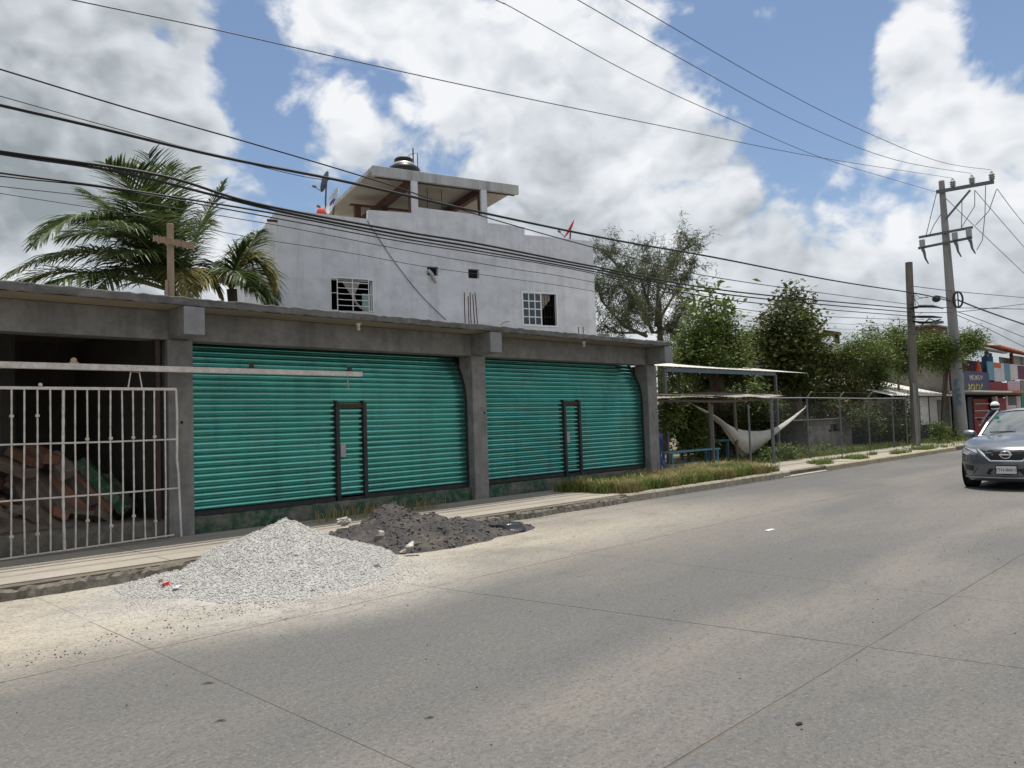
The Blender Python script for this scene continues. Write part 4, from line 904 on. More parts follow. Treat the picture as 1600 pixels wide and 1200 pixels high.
def palm(label, cpx, cpy, Y, fr, trunk_r=.15):
    c = onY(cpx, cpy, Y); r = thing('palm_tree', label, 'palm tree', 'palms behind the storefront', loc=(c.x + .3, c.y, -.1))
    pts = [Vector((0, 0, 0)), Vector((-.1, 0, c.z * .5)), Vector((-.3, 0, c.z + .1))]
    MB().tube([pts[0].lerp(pts[1], t) for t in np.linspace(0, 1, 8)] + [pts[1].lerp(pts[2], t) for t in np.linspace(.1, 1, 8)], [trunk_r * (1.25 if i == 0 else 1) * (1 + .06 * (i % 2)) for i in range(16)], 10).build('trunk', M['trunk'], r)
    for (b, t, dyb, dyt, mt, ln, dr) in fr:
        B = onY(b[0], b[1], Y + dyb); C = onY(t[0], t[1], Y + dyt); frond(r, c, B, C, mt, length=ln * 1.12, droop=dr)
PG, PD = M['palm'], M['palm_dry']
palm('big coconut palm with arching fronds behind the wooden cross', 268, 455, 18.0, [
    ((225, 330), (165, 255), -.3, -.8, PG, .85, .25), ((245, 320), (232, 240), .2, .3, PG, .80, .2), ((165, 345), (52, 385), -.8, -1.4, PG, .85, .5), ((150, 395), (10, 432), -.5, -.9, PG, .8, .55),
    ((120, 425), (20, 450), .3, .7, PG, .7, .5), ((190, 375), (92, 372), .8, 1.5, PG, .8, .5), ((300, 380), (350, 283), .2, .4, PG, .62, .35), ((262, 330), (300, 262), 1.0, 1.9, PG, .75, .3),
    ((285, 370), (318, 345), 1.2, 2.4, PG, .8, .5), ((205, 420), (140, 465), -1.2, -2.0, PG, .75, .6), ((232, 400), (180, 400), -1.3, -2.6, PG, .8, .6), ((300, 420), (345, 462), -.8, -1.2, PD, .62, .7),
    ((255, 380), (250, 330), -1.2, -2.4, PG, .8, .5), ((280, 420), (296, 470), -1.3, -1.9, PD, .6, .7), ((200, 350), (130, 300), 1.5, 2.6, PG, .75, .45), ((235, 360), (205, 300), -.9, -1.7, PG, .8, .4), ((320, 425), (365, 440), .4, .8, PG, .6, .6), ((215, 360), (120, 340), -.2, -.3, PG, .9, .6), ((240, 345), (215, 262), -.6, -1.2, PG, .9, .35), ((250, 340), (262, 258), .5, .9, PG, .85, .3), ((195, 400), (75, 400), .2, .4, PG, .85, .65), ((225, 380), (150, 345), -1.4, -2.8, PG, .85, .6), ((165, 430), (60, 455), -1.1, -1.8, PG, .8, .6), ((270, 385), (290, 320), -.5, -.9, PG, .8, .5)])
palm('smaller palm drooping beside the left corner of the white house', 362, 452, 17.3, [
    ((392, 405), (430, 450), -.1, -.3, PD, .72, .75), ((385, 395), (404, 362), .3, .5, PG, .6, .7), ((395, 425), (428, 475), .4, .6, PG, .7, .8), ((365, 425), (385, 440), -.8, -1.4, PG, .65, .7), ((330, 430), (300, 455), -.6, -1.0, PD, .6, .7),
    ((380, 440), (412, 470), -.5, -.8, PG, .6, .7), ((345, 430), (335, 410), .6, 1.0, PG, .6, .6), ((372, 410), (388, 380), -.2, -.3, PG, .6, .7)], .11)
bl = []
c = onY(392, 466, 16.9)
# ------------------------------------------------------------------ trees
def leaves(name, centers, radii, n, size, mat, parent, flatness=.5, asp=2.2, clump=9, shell=.35, L_=Vector((0, 0, 0)), droop=0.0):
    out = []
    n = int(n * 1.7); vol = np.array([r[0] * r[1] * r[2] for r in radii]) ** .8; vol = vol / vol.sum()
    for (c, r, f) in zip(centers, radii, vol):
        m = max(1, int(n * f / clump)); u = rng.normal(size=(m, 3)); u /= np.linalg.norm(u, axis=1, keepdims=True)
        rad = rng.uniform(shell, 1.05, (m, 1)) ** .6 * (1 + .30 * fbm(u[:, :1] * 2.3 + 7 * c[0], u[:, 1:2] * 2.3 + u[:, 2:] * 1.9, 3) * 2) * (1 + .12 * rng.normal(size=(m, 1))); tw = np.array(c)[None] + u * rad * np.array(r)[None]
        p = np.repeat(tw, clump, 0) + rng.normal(size=(m * clump, 3)) * size * 1.15
        out.append(p)
    p = np.concatenate(out) - np.array(L_)[None]; k = len(p)
    d = rng.normal(size=(k, 3)); d[:, 2] = d[:, 2] * flatness - droop; d /= np.linalg.norm(d, axis=1, keepdims=True)
    up = rng.normal(size=(k, 3)) * .55 + np.array([0, 0, 1.0]); s = np.cross(d, up); s /= np.linalg.norm(s, axis=1, keepdims=True) + 1e-9; nn = np.cross(s, d)
    l = (size * rng.uniform(.6, 1.25, k))[:, None]; w = l / asp
    V = np.stack([p, p + d * l * .45 + s * w * .5 + nn * l * .08, p + d * l, p + d * l * .45 - s * w * .5 + nn * l * .08], 1)
    return quads(name, V, mat, parent)
def tree(name, label, base_px, Y, blobs, nleaf, size, mat, trunk_r=.12, bark='trunk', group=None, asp=2.2, stems=1, yvar=.5, base=None, cat='tree', clump=9, flat_=.5, limb=.35, mats=None, z0=.1, droop=0.0, extra_twigs=6):
    b = Vector(base) if base else onY(base_px, 650, Y); b.z = z0
    r = thing(name, label, cat, group, loc=b); L_ = b
    cs, rs = [], []
    for i, (px_, py_, rx, ry) in enumerate(blobs):
        c = onY(px_, py_, Y + random.uniform(-yvar, yvar)); s = mpp(c); cs.append(c); rs.append((rx * s, rx * s * .9, ry * s))
    fork = sum((c for c in cs), Vector()) / len(cs); zlow = min(c.z - q[2] for c, q in zip(cs, rs))
    tr = MB(); fk = Vector((b.x * .5 + fork.x * .5, b.y * .5 + fork.y * .5, max(z0 + .3, zlow + (fork.z - zlow) * .3)))
    for st in range(stems):
        o = Vector((random.uniform(-.25, .25), random.uniform(-.2, .2), 0)) if stems > 1 else Vector()
        f2 = fk + o * 2.5
        tr.tube([b - L_ + o, b.lerp(f2, .35) - L_ + Vector((random.uniform(-.08, .08), 0, 0)), b.lerp(f2, .7) - L_ + Vector((random.uniform(-.08, .08), 0, 0)), f2 - L_], [trunk_r * 1.25, trunk_r, trunk_r * .9, trunk_r * .8], 9)
    tr.build('trunk', M[bark], r, smooth=True)
    lb = MB()
    for c, q in zip(cs, rs):
        s = fk + Vector((random.uniform(-.1, .1), random.uniform(-.1, .1), random.uniform(-.2, .2))); mid = s.lerp(c, .5) + Vector((random.uniform(-.15, .15), random.uniform(-.15, .15), random.uniform(-.05, .2)))
        lb.tube([s - L_, mid - L_, c - L_], [trunk_r * limb * 1.4, trunk_r * limb, trunk_r * limb * .5], 6)
        for k in range(extra_twigs):
            u = Vector(rng.normal(size=3)).normalized(); e = c + Vector((u.x * q[0], u.y * q[1], u.z * q[2])) * .9
            st = mid.lerp(c, random.uniform(.2, 1)); lb.tube([st - L_, st.lerp(e, .5) + Vector((0, 0, .05)) - L_, e - L_], [trunk_r * limb * .45, trunk_r * limb * .3, .006], 4)
    lb.build('limbs', M[bark], r)
    if mats:
        for mt, fr in mats: leaves('crown', cs, rs, int(nleaf * fr), size, mt, r, L_=L_, asp=asp, clump=clump, flatness=flat_, droop=droop)
    else: leaves('crown', cs, rs, nleaf, size, mat, r, L_=L_, asp=asp, clump=clump, flatness=flat_, droop=droop)
    return r
# casuarina behind the house corner: wispy, see-through
def wispy(label, base, Y, br):
    b = onY(base[0], base[1], Y); b.z = 0; r = thing('casuarina_tree', label, 'tree', loc=b)
    tk = MB(); lv = []
    top = onY(1030, 470, Y); tk.tube([(0, 0, 0), Vector((.1, 0, top.z * .5)), top - b], [.2, .17, .11], 9)
    for pts, rr in br:
        P3 = [onY(px_, py_, Y + dy) for px_, py_, dy in pts]
        fine = []
        for a, c in zip(P3[:-1], P3[1:]):
            for k in range(4): fine.append(a.lerp(c, k / 4))
        fine.append(P3[-1]); tk.tube([p - b for p in fine], [rr * (1 - .8 * i / len(fine)) + .008 for i in range(len(fine))], 6)
        for i, p in enumerate(fine[len(fine) // 3:]):
            for k in range(3):
                e = p + Vector(rng.normal(size=3)) * .55 + Vector((.15, 0, .25)); tk.tube([p - b, p.lerp(e, .5) - b + Vector((0, 0, .06)), e - b], [.016, .011, .005], 4)
                for q in range(66):
                    o = p.lerp(e, random.uniform(.25, 1.1)) + Vector(rng.normal(size=3)) * .13; d = Vector((random.gauss(0, .6) + .2, random.gauss(0, .6), random.gauss(.1, .6))).normalized(); l = random.uniform(.14, .36)
                    s = d.cross(Vector(rng.normal(size=3))).normalized() * .0125; m_ = o + d * l * .55; e2 = m_ + (d + Vector((0, 0, -.6))).normalized() * l * .5
                    lv.append([tuple(o - s - b), tuple(o + s - b), tuple(m_ + s - b), tuple(m_ - s - b)]); lv.append([tuple(m_ - s - b), tuple(m_ + s - b), tuple(e2 + s * .3 - b), tuple(e2 - s * .3 - b)])
    tk.build('branches', M['trunk'], r); quads('foliage', np.array(lv), M['needle'], r)
wispy('tall wispy casuarina tree with feathery grey green foliage right of the white house', (1030, 560), 20.5, [
    ([(1020, 520, 0), (985, 440, 0), (960, 410, .3), (945, 395, .5)], .09), ([(1025, 510, 0), (1030, 430, 0), (1060, 395, .2), (1085, 382, .2)], .09), ([(1010, 525, 0), (975, 510, -.3), (940, 470, -.5), (932, 440, -.5)], .08),
    ([(1030, 500, 0), (1065, 440, -.4), (1080, 420, -.5)], .07), ([(1020, 500, 0), (1000, 430, .6), (1005, 395, .8)], .07), ([(1025, 520, 0), (1060, 500, .5), (1072, 470, .8)], .06), ([(1010, 520, 0), (960, 520, .6), (940, 505, .9)], .05),
    ([(1020, 490, 0), (1040, 450, 1), (1045, 410, 1.2)], .06), ([(1015, 510, 0), (990, 480, -1), (975, 450, -1.2)], .06), ([(1020, 520, 0), (1040, 515, -.5), (1052, 522, -.7)], .05), ([(1015, 500, 0), (1012, 460, -.6), (1018, 430, -.8)], .06), ([(1020, 520, 0), (1010, 490, .8), (985, 465, 1.1)], .06)])
grpT = 'trees in the fenced yard'
tree('mango_tree', 'leafy green tree with thick trunk rising behind the open sheet roof', 1128, 15.0, [(1110, 520, 42, 24), (1100, 556, 46, 24), (1140, 560, 34, 26), (1075, 560, 26, 26), (1090, 530, 30, 20), (1135, 525, 22, 18), (1120, 590, 50, 18)], 9500, .17, None, .30, group=grpT, asp=2.6, mats=[(M['leaf_mid'], .5), (M['leaf_light'], .25), (M['leaf_dark'], .15)], clump=12)
tree('young_tree', 'young shoot with large pale leaves standing above the leafy tree', 1112, 14.6, [(1092, 476, 14, 8), (1108, 468, 9, 8), (1126, 478, 14, 8), (1112, 490, 20, 9), (1090, 496, 10, 6), (1138, 497, 8, 6)], 330, .30, M['leaf_light'], .05, group=grpT, asp=2.4, clump=5)
tree('almond_tree', 'tall dark tree with layered big leaves behind the fence', 1247, 14.2, [(1240, 472, 22, 16), (1225, 500, 34, 16), (1258, 505, 26, 16), (1240, 535, 44, 18), (1215, 560, 32, 18), (1268, 560, 30, 22), (1235, 590, 40, 20), (1255, 620, 30, 18), (1205, 530, 18, 12)], 8200, .23, None, .26, group=grpT, asp=1.8, mats=[(M['leaf_dark'], .40), (M['leaf_mid'], .22), (M['leaf_olive'], .14)], flat_=.35, clump=14)
tree('shrub_tree', 'browning bushy tree between the tall dark tree and the grey pole', 1300, 13.6, [(1285, 600, 26, 28), (1310, 590, 30, 30), (1330, 615, 28, 24), (1295, 635, 30, 18), (1318, 640, 26, 16), (1280, 560, 20, 20)], 5200, .14, None, .09, group=grpT, asp=2.0, mats=[(M['leaf_olive'], .6), (M['leaf_mid'], .4)], stems=3)
tree('neem_tree', 'feathery bright green tree just left of the grey pole', 1352, 13.2, [(1340, 545, 34, 16), (1325, 560, 26, 16), (1365, 560, 34, 22), (1360, 520, 14, 14), (1345, 590, 32, 20), (1380, 545, 24, 18), (1375, 590, 22, 18)], 9500, .16, None, .07, group=grpT, asp=3.2, mats=[(M['leaf_light'], .4), (M['leaf_mid'], .35), (M['leaf_dark'], .12)], clump=16, stems=2, droop=.2)
tree('neem_tree', 'feathery green tree directly behind the grey pole', 1404, 12.8, [(1400, 525, 20, 16), (1412, 545, 26, 18), (1395, 560, 22, 16), (1418, 570, 18, 16)], 5600, .17, None, .06, group=grpT, asp=3.2, mats=[(M['leaf_light'], .4), (M['leaf_mid'], .4)], clump=16, droop=.2)
tree('neem_tree', 'small umbrella shaped green tree with bare stems between the two poles', 1468, 11.9, [(1450, 540, 22, 14), (1470, 550, 30, 18), (1495, 540, 26, 16), (1515, 535, 20, 14), (1480, 565, 26, 10), (1440, 560, 14, 12), (1528, 535, 10, 10)], 9500, .19, None, .075, group=grpT, asp=3.0, mats=[(M['leaf_light'], .4), (M['leaf_mid'], .4)], clump=16, stems=3, droop=.15, limb=.5)
tree('hedge_tree', 'far dark green tree behind the gap between the two tall yard trees', 1180, 24.0, [(1165, 540, 26, 20), (1190, 530, 28, 18), (1150, 560, 24, 20), (1200, 560, 24, 20)], 4200, .24, M['leaf_mid'], .16, group='far trees', yvar=1.0)
tree('hedge_tree', 'far green tree behind the browning bush', 1330, 22.0, [(1300, 570, 30, 22), (1340, 590, 34, 24), (1280, 590, 26, 20)], 3600, .24, M['leaf_mid'], .16, group='far trees', yvar=1.0)
tree('hedge_tree', 'low light green thicket right of the slab end', 1060, 19.5, [(1058, 555, 18, 20), (1050, 590, 20, 26), (1070, 610, 30, 30), (1110, 625, 34, 24), (1160, 610, 34, 30), (1190, 620, 26, 26)], 6500, .2, None, .14, group='far trees', yvar=.8, mats=[(M['leaf_light'], .5), (M['leaf_mid'], .5)])
tree('bush', 'bright glossy green bush under the rusty lean-to roof', 1072, 13.0, [(1065, 665, 22, 20), (1085, 655, 18, 16), (1050, 650, 14, 16), (1085, 690, 20, 16)], 2600, .15, M['leaf_light'], .04, cat='bush', asp=2.2)
tree('bush', 'dark shrub growing behind the chain link fence near the grey pole', 1415, 11.9, [(1412, 650, 18, 30), (1400, 680, 20, 16), (1425, 670, 12, 24), (1380, 660, 26, 26), (1350, 655, 26, 22)], 4600, .12, M['leaf_dark'], .04, cat='bush', stems=3)
tree('bush', 'low green shrub around the foot of the hammock posts', 1215, 11.6, [(1200, 712, 14, 8), (1222, 708, 22, 10), (1250, 708, 22, 8), (1285, 706, 16, 8)], 3000, .085, M['leaf_mid'], .02, cat='bush', yvar=.25)
tree('bush', 'bushy weeds at the foot of the tall concrete pole', 1488, 10.6, [(1482, 680, 14, 10), (1498, 690, 16, 7), (1472, 690, 12, 6), (1465, 672, 10, 12)], 2600, .11, M['leaf_mid'], .02, cat='bush', yvar=.3)
tree('bush', 'dark foliage filling the yard behind the hammock', 1150, 14.6, [(1140, 670, 34, 24), (1190, 670, 34, 24), (1110, 700, 24, 16), (1230, 670, 20, 24)], 4200, .16, M['leaf_dark'], .05, cat='bush', stems=3)
tree('bush', 'dark hedge filling the yard behind the block hut', 1330, 16.5, [(1290, 630, 30, 26), (1330, 640, 36, 28), (1370, 630, 36, 30), (1400, 640, 30, 28), (1345, 670, 40, 20), (1265, 640, 22, 26)], 6500, .2, None, .06, cat='bush', stems=3, mats=[(M['leaf_dark'], .6), (M['leaf_mid'], .4)])
tree('bush', 'shady thicket behind the bench and table', 1090, 16.0, [(1060, 650, 26, 30), (1095, 640, 30, 30), (1130, 650, 30, 34), (1170, 645, 30, 34), (1210, 650, 28, 30), (1100, 690, 36, 20), (1160, 690, 36, 20)], 7500, .22, None, .06, cat='bush', stems=3, mats=[(M['leaf_dark'], .7), (M['leaf_mid'], .3)])
tree('far_palm', 'tiny dark palm crown in the gap right of the casuarina', 1060, 45, [(1060, 536, 7, 10)], 260, .7, M['palm'], .15, asp=9, cat='palm tree', extra_twigs=0)

# ------------------------------------------------------------------ grass strips
def blades(name, n, f, hmin, hmax, mat, label):
    p = f(n); n = len(p); h = rng.uniform(hmin, hmax, n)[:, None]; a = rng.uniform(0, 2 * math.pi, n); lean = rng.uniform(.15, .9, n)[:, None]
    d = np.stack([np.cos(a), np.sin(a), np.zeros(n)], 1); s = np.stack([-np.sin(a), np.cos(a), np.zeros(n)], 1) * (.006 + .004 * rng.random((n, 1)))
    m = p + d * h * lean * .3 + np.array([0, 0, 1]) * h * .6; t = p + d * h * lean + np.array([0, 0, 1]) * h * (1 - .35 * lean)
    V = np.concatenate([np.stack([p - s, p + s, m + s * .8, m - s * .8], 1), np.stack([m - s * .8, m + s * .8, t + s * .1, t - s * .1], 1)])
    o = quads(name, V, mat); return tag(o, label, 'grass', kind='stuff')
def strip(x0, x1, y0, y1, thr, seed, z=.14):
    def f(n):
        x = rng.uniform(x0, x1, n * 3); y = rng.uniform(y0, y1, n * 3); k = (fbm(x * 1.3, y * 1.6, seed) + .35 * noise2(x * 5, y * 5, seed + 9)) > thr
        return np.stack([x, y, np.full(len(x), z)], 1)[k][:n]
    return f
blades('grass', 10000, strip(12.0, 18.7, 9.15, 10.9, -.02, 31), .06, .34, M['grass'], 'green grass and weeds growing along the kerb before the right shutter')
blades('dry_grass', 8500, strip(12.2, 18.8, 9.12, 10.8, .0, 47), .10, .38, M['straw'], 'dry yellow grass along the kerb before the right shutter')
blades('grass', 2600, strip(21.3, 33, 9.15, 10.0, .10, 51), .05, .18, M['grass'], 'grass tufts on the pavement behind the far yellow kerb')
blades('grass', 5200, strip(16.8, 40, 11.0, 12.6, -.2, 55, .1), .08, .35, M['grass'], 'weeds along the foot of the chain link fence')
blades('dry_grass', 260, strip(6.3, 9.3, 10.6, 11.2, -.1, 61), .08, .26, M['straw'], 'dry tuft of grass at the plinth behind the dark sand heap')
blades('grass', 500, strip(31, 41, 9.1, 10.6, -.3, 65), .1, .3, M['grass'], 'weeds on the verge around the tall concrete pole')

# ------------------------------------------------------------------ yard: sheet roof, lean-to, hammock, fence
ys = 12.7
a = onY(1023, 571, ys); b = onY(1262, 583, ys)
sh = thing('open_shelter', 'open shelter with a bright flat metal sheet roof and grey edge beam', 'shelter', loc=((a.x + b.x) / 2, ys, .1))
def S_(mb, name, mat, par, **k):
    o = mb.build(name, mat, par, **k); o.matrix_parent_inverse = Matrix.Translation(-par.location); return o
vs = []; fs = []; nn_ = 70
for i in range(nn_ + 1):
    x = a.x + (b.x - a.x) * i / nn_; w = .005 if i % 2 else 0
    for y, dz in ((ys, 0), (ys + 3.2, .52)): vs += [(x, y, a.z + (b.z - a.z) * i / nn_ + w + dz), (x, y, a.z + (b.z - a.z) * i / nn_ + w + dz - .012)]
    if i: o = 4 * i; fs += [(o - 4, o - 2, o + 2, o), (o - 3, o + 1, o + 3, o - 1), (o - 4, o, o + 1, o - 3), (o - 2, o - 1, o + 3, o + 2)]
S_(MB().add(vs, fs), 'sheet_roof', M['sheetroof'], sh)
ex = onY(1040, 580, ys + .1).x; S_(MB().bar((ex, ys + .1, a.z - .09), (onY(1215, 585, ys).x, ys + .1, b.z - .075), .06, .13), 'edge_beam', M['f_bluegrey'], sh)
for px_, dy in ((1039, .1), (1212, .1), (1160, 2.8), (1060, 2.8)):
    p = onY(px_, 600, ys + dy); S_(MB().box(p.x - .04, p.x + .04, ys + dy - .04, ys + dy + .04, .1, a.z - .1 + dy * .155), 'post', M['greysteel'], sh)
yl = 12.1
ln = thing('lean_to', 'low lean-to of rusty corrugated sheets on crooked poles beside the storefront', 'shelter', loc=(19, yl, .1))
al, bl_ = onY(1033, 622, yl), onY(1222, 620, yl); nb = 5
for i in range(nb):
    x0 = al.x + (bl_.x - al.x) * i / nb - .12; x1 = al.x + (bl_.x - al.x) * (i + 1) / nb + .12; z = al.z + (bl_.z - al.z) * (i + .5) / nb
    vs = []; fs = []; q = 16; tilt = random.uniform(-.05, .05); y1_ = yl + random.uniform(1.8, 2.4); zo = .012 * (i % 2) + random.uniform(0, .02)
    for k in range(q + 1):
        t = k / q; x = x0 + (x1 - x0) * t; w = .018 * math.sin(k * math.pi)
        w = .008 if k % 2 else -.004
        for y, dz in ((yl - random.uniform(0, .06), 0), (y1_, .24)): vs += [(x, y, z + tilt * (t - .5) * 2 + w + dz + zo), (x, y, z + tilt * (t - .5) * 2 + w + dz + zo - .006)]
        if k: o = 4 * k; fs += [(o - 4, o - 2, o + 2, o), (o - 3, o + 1, o + 3, o - 1), (o - 4, o, o + 1, o - 3), (o - 2, o - 1, o + 3, o + 2)]
    S_(MB().add(vs, fs), 'roof_sheet', M['oldroof'], ln)
S_(MB().tube([(al.x - .1, yl + .12, al.z - .06), ((al.x + bl_.x) / 2, yl + .12, al.z - .10), (bl_.x, yl + .12, bl_.z - .05)], .04, 7), 'eaves_pole', M['trunk'], ln)
S_(MB().tube([(al.x - .3, yl + .7, al.z - .35), (al.x + 2.2, yl + .5, al.z - .12)], .06, 7), 'rafter', M['trunk'], ln)
S_(MB().tube([(al.x - .1, yl + .5, al.z + .12), (al.x + 2.6, yl + .1, al.z + .06)], .035, 6), 'roof_stick', M['trunk'], ln)
for px_, mt in ((1108, 'trunk'), (1148, 'trunk')):
    p = onY(px_, 640, yl + .15); S_(MB().tube([(p.x, yl + .15, .1), (p.x + .03, yl + .15, 1.1), (p.x - .02, yl + .15, al.z - .03)], .055, 8), 'pole', M[mt], ln)
# hammock
h0, h1 = onY(1083, 632, 12.35), onY(1257, 637, 12.25); hs = thing('hammock', 'off white cloth hammock slung under the lean-to behind the fence posts', 'hammock', loc=((h0.x + h1.x) / 2, 12.3, .5))
top_px = [(1083, 632), (1110, 645), (1128, 659), (1148, 670), (1170, 674), (1195, 674), (1215, 667), (1238, 652), (1257, 637)]
bot_px = [(1083, 633), (1111, 648), (1130, 664), (1150, 694), (1165, 713), (1178, 709), (1206, 682), (1236, 658), (1257, 639)]
sv, sf = [], []
for i, (t_, b_) in enumerate(zip(top_px, bot_px)):
    A0, B0 = onY(*t_, 12.3), onY(*b_, 12.3); belly = math.sin(math.pi * i / 8)
    for k in range(6):
        s = k / 5; p = A0.lerp(B0, s); p.y += -.16 * belly * math.sin(s * math.pi) + .03 * math.sin(i * 2 + k); sv.append(p)
    if i: o = 6 * i; sf += [(o - 6 + j, o - 5 + j, o + 1 + j, o + j) for j in range(5)]
o = S_(MB().add(sv, sf), 'cloth', M['hammock'], hs, smooth='all'); md = o.modifiers.new('s', 'SUBSURF'); md.levels = 1; md.render_levels = 2; md = o.modifiers.new('t', 'SOLIDIFY'); md.thickness = .012
o = S_(MB().add([(p[0], p[1] + .015 + .10 * math.sin(math.pi * (i // 6) / 8) * (1 - abs(i % 6 - 2.5) / 2.5 * 0) , p[2] - .02) for i, p in enumerate(sv)], sf), 'cloth', M['hammock'], hs, smooth='all')
S_(MB().tube([h0 + Vector((-.9, .1, .25)), h0], .012, 5), 'rope', M['hammock'], hs); S_(MB().tube([h1, h1 + Vector((.25, 0, .12))], .012, 5), 'rope', M['hammock'], hs)
# blue bench, crate and tarp next to the storefront
bp0, bp1 = onZ(1047, 727, .1), onZ(1126, 722, .1)
yb_ = 12.0; b0, b1 = onY(1046, 706, yb_), onY(1126, 704, yb_)
bn = thing('bench', 'pale blue wooden bench in the shade beside the right pillar', 'bench', loc=(b0.x, yb_, .1))
for k in range(3): S_(MB().box(b0.x, b1.x, yb_ + k * .13, yb_ + k * .13 + .115, b0.z - .05, b0.z - .012), 'plank', M['bluepaint'], bn)
for x in (b0.x + .15, b1.x - .15):
    for y in (yb_ + .03, yb_ + .30): S_(MB().box(x - .03, x + .03, y - .03, y + .03, .1, b0.z - .051), 'leg', M['bluepaint'], bn)
def crate(px0, px1, z1_, y, label):
    A0, B0 = onY(px0, 715, y), onY(px1, 715, y); r = thing('crate', label, 'crate', 'crates under the bench', loc=((A0.x + B0.x) / 2, y, .1))
    for k in range(3): S_(MB().box(A0.x, B0.x, y, y + .02, .12 + k * (z1_ / 3), .12 + k * (z1_ / 3) + z1_ / 3 * .65), 'slat', M['block'], r)
    for k in range(3): S_(MB().box(A0.x, B0.x, y + .36, y + .38, .12 + k * (z1_ / 3), .12 + k * (z1_ / 3) + z1_ / 3 * .65), 'slat', M['block'], r)
    for x in (A0.x, B0.x - .03): S_(MB().box(x, x + .03, y + .021, y + .359, .1, .1 + z1_), 'end_board', M['block'], r)
crate(1046, 1066, .24, 11.85, 'weathered slatted crate under the left end of the blue bench'); crate(1071, 1090, .24, 11.88, 'weathered slatted crate under the middle of the blue bench')
tp0 = onY(1040, 660, 11.9)
tv, tf = [], []
for i in range(6):
    for k in range(9): tv.append((16.75 + i * .13 + .03 * math.sin(k * 1.3 + i), 11.75 + .05 * math.sin(i * 2.1 + k) + .1 * (k / 8), .12 + 1.15 * k / 8 - .02 * i * k / 8))
    if i: o = 9 * i; tf += [(o - 9 + j, o - 8 + j, o + 1 + j, o + j) for j in range(8)]
o = MB().add(tv, tf).build('tarp', M['navy'], smooth='all'); md = o.modifiers.new('t', 'SOLIDIFY'); md.thickness = .01; tag(o, 'dark blue tarp hanging beside the right pillar', 'tarp')
t0 = onY(1105, 680, 13.6); tb = thing('table', 'blue plank table standing behind the bench in the shade', 'table', loc=(t0.x, 13.6, .1))
S_(MB().box(t0.x - .8, t0.x + .8, 13.2, 14.0, .78, .84), 'table_top', M['bluepaint'], tb)
for x in (-.7, .7):
    for y in (13.28, 13.92): S_(MB().box(t0.x + x - .04, t0.x + x + .04, y - .04, y + .04, .1, .779), 'leg', M['bluepaint'], tb)

# chain link fence
yf = 11.05
fn = thing('chain_link_fence', 'rusting chain link fence on grey posts with angled barbed tops', 'fence', loc=(24, yf, .1))
zf = onY(1310, 622, yf).z
FP = [onY(px_, 660, yf).x for px_ in (1113, 1170, 1206, 1262, 1313, 1357, 1395)]; FP.append(34.0)
for i, x in enumerate(FP):
    big = i == 2; r = .055 if big else .03
    hgt = zf if i > 1 else onY(1170, 632, yf).z
    S_(MB().tube([(x, yf, .02), (x + .02, yf, hgt)], r, 8), 'post', M['greysteel'], fn)
    if i > 2: S_(MB().tube([(x + .02, yf, hgt), (x - .10, yf - .22, hgt + .20)], .016, 6), 'barb_arm', M['galv'], fn)
S_(MB().tube([(FP[2] - .3, yf, zf), (FP[3], yf, zf + .01), (FP[5], yf, zf - .01), (FP[7], yf, zf)], .017, 6), 'top_rail', M['galv'], fn)
mv = []; st_ = .11
nx_ = int((FP[7] - FP[2]) / st_); nz_ = int((zf - .14) / st_)
def wire(a, b, t=.0022):
    mv.append([(a[0] - t, yf + .0, a[1]), (a[0] + t, yf, a[1] + 0), (b[0] + t, yf, b[1]), (b[0] - t, yf, b[1])])
for i in range(nx_):
    for j in range(nz_):
        x = FP[2] + i * st_; z = .14 + j * st_
        wire((x, z), (x + st_, z + st_)); wire((x + st_, z), (x, z + st_))
o = quads('wire_mesh', np.array(mv), M['mesh'], fn); o.matrix_parent_inverse = Matrix.Translation(-fn.location); o['kind'] = 'stuff'
for dz, dy in ((.18, -.20),): S_(MB().tube([(FP[3] - .05, yf + dy, zf + dz), (FP[7], yf + dy, zf + dz)], .003, 4), 'barbed_wire', M['galv'], fn)
S_(MB().tube([(onY(1320, 676, yf).x, yf + .1, onY(1320, 676, yf).z), (onY(1341, 704, yf).x, yf + .1, .12)], .03, 6), 'brace', M['trunk'], fn)

# low block hut behind the fence
hx0, hx1 = onY(1262, 660, 12.9).x, onY(1330, 660, 12.9).x
hut = thing('block_hut', 'low grey block wall hut behind the chain link fence', 'hut', loc=((hx0 + hx1) / 2, 12.9, .1)); zt_ = onY(1290, 655, 12.9).z
bw_, bh_ = .42, .21; me_blk = {}
nzb = int((zt_ - .1) / bh_)
for j in range(nzb):
    x = hx0 + (.21 if j % 2 else 0)
    while x < hx1 - .05:
        w = min(bw_, hx1 - x)
        if w not in me_blk:
            m_ = MB().box(.006, w - .006, 0, .15, .006, bh_ - .006); me = bpy.data.meshes.new('block'); me.from_pydata(m_.v, [], m_.f); me.update(); me.materials.append(M['block']); me_blk[w] = me
        if not (j in (nzb - 2, nzb - 3) and abs(x - onY(1302, 660, 12.9).x) < .5):
            o = link('block', me_blk[w], None, hut); o.matrix_parent_inverse = Matrix.Translation(-hut.location); o.location = (x, 12.9, .1 + j * bh_)
        x += w
S_(MB().box(hx0, hx1, 12.915, 13.04, .1, .1 + nzb * bh_ - .5), 'mortar', M['conc'], hut)
S_(MB().box(hx0, hx0 + .15, 13.05, 15.5, .1, .1 + nzb * bh_), 'side_wall', M['block'], hut); S_(MB().box(hx0, hx1, 15.5, 15.65, .1, .1 + nzb * bh_), 'back_wall', M['block'], hut)
S_(MB().box(hx0 - 1.6, hx1 + .1, 12.7, 15.8, .1 + nzb * bh_ + .002, .1 + nzb * bh_ + .04), 'roof', M['oldroof'], hut)


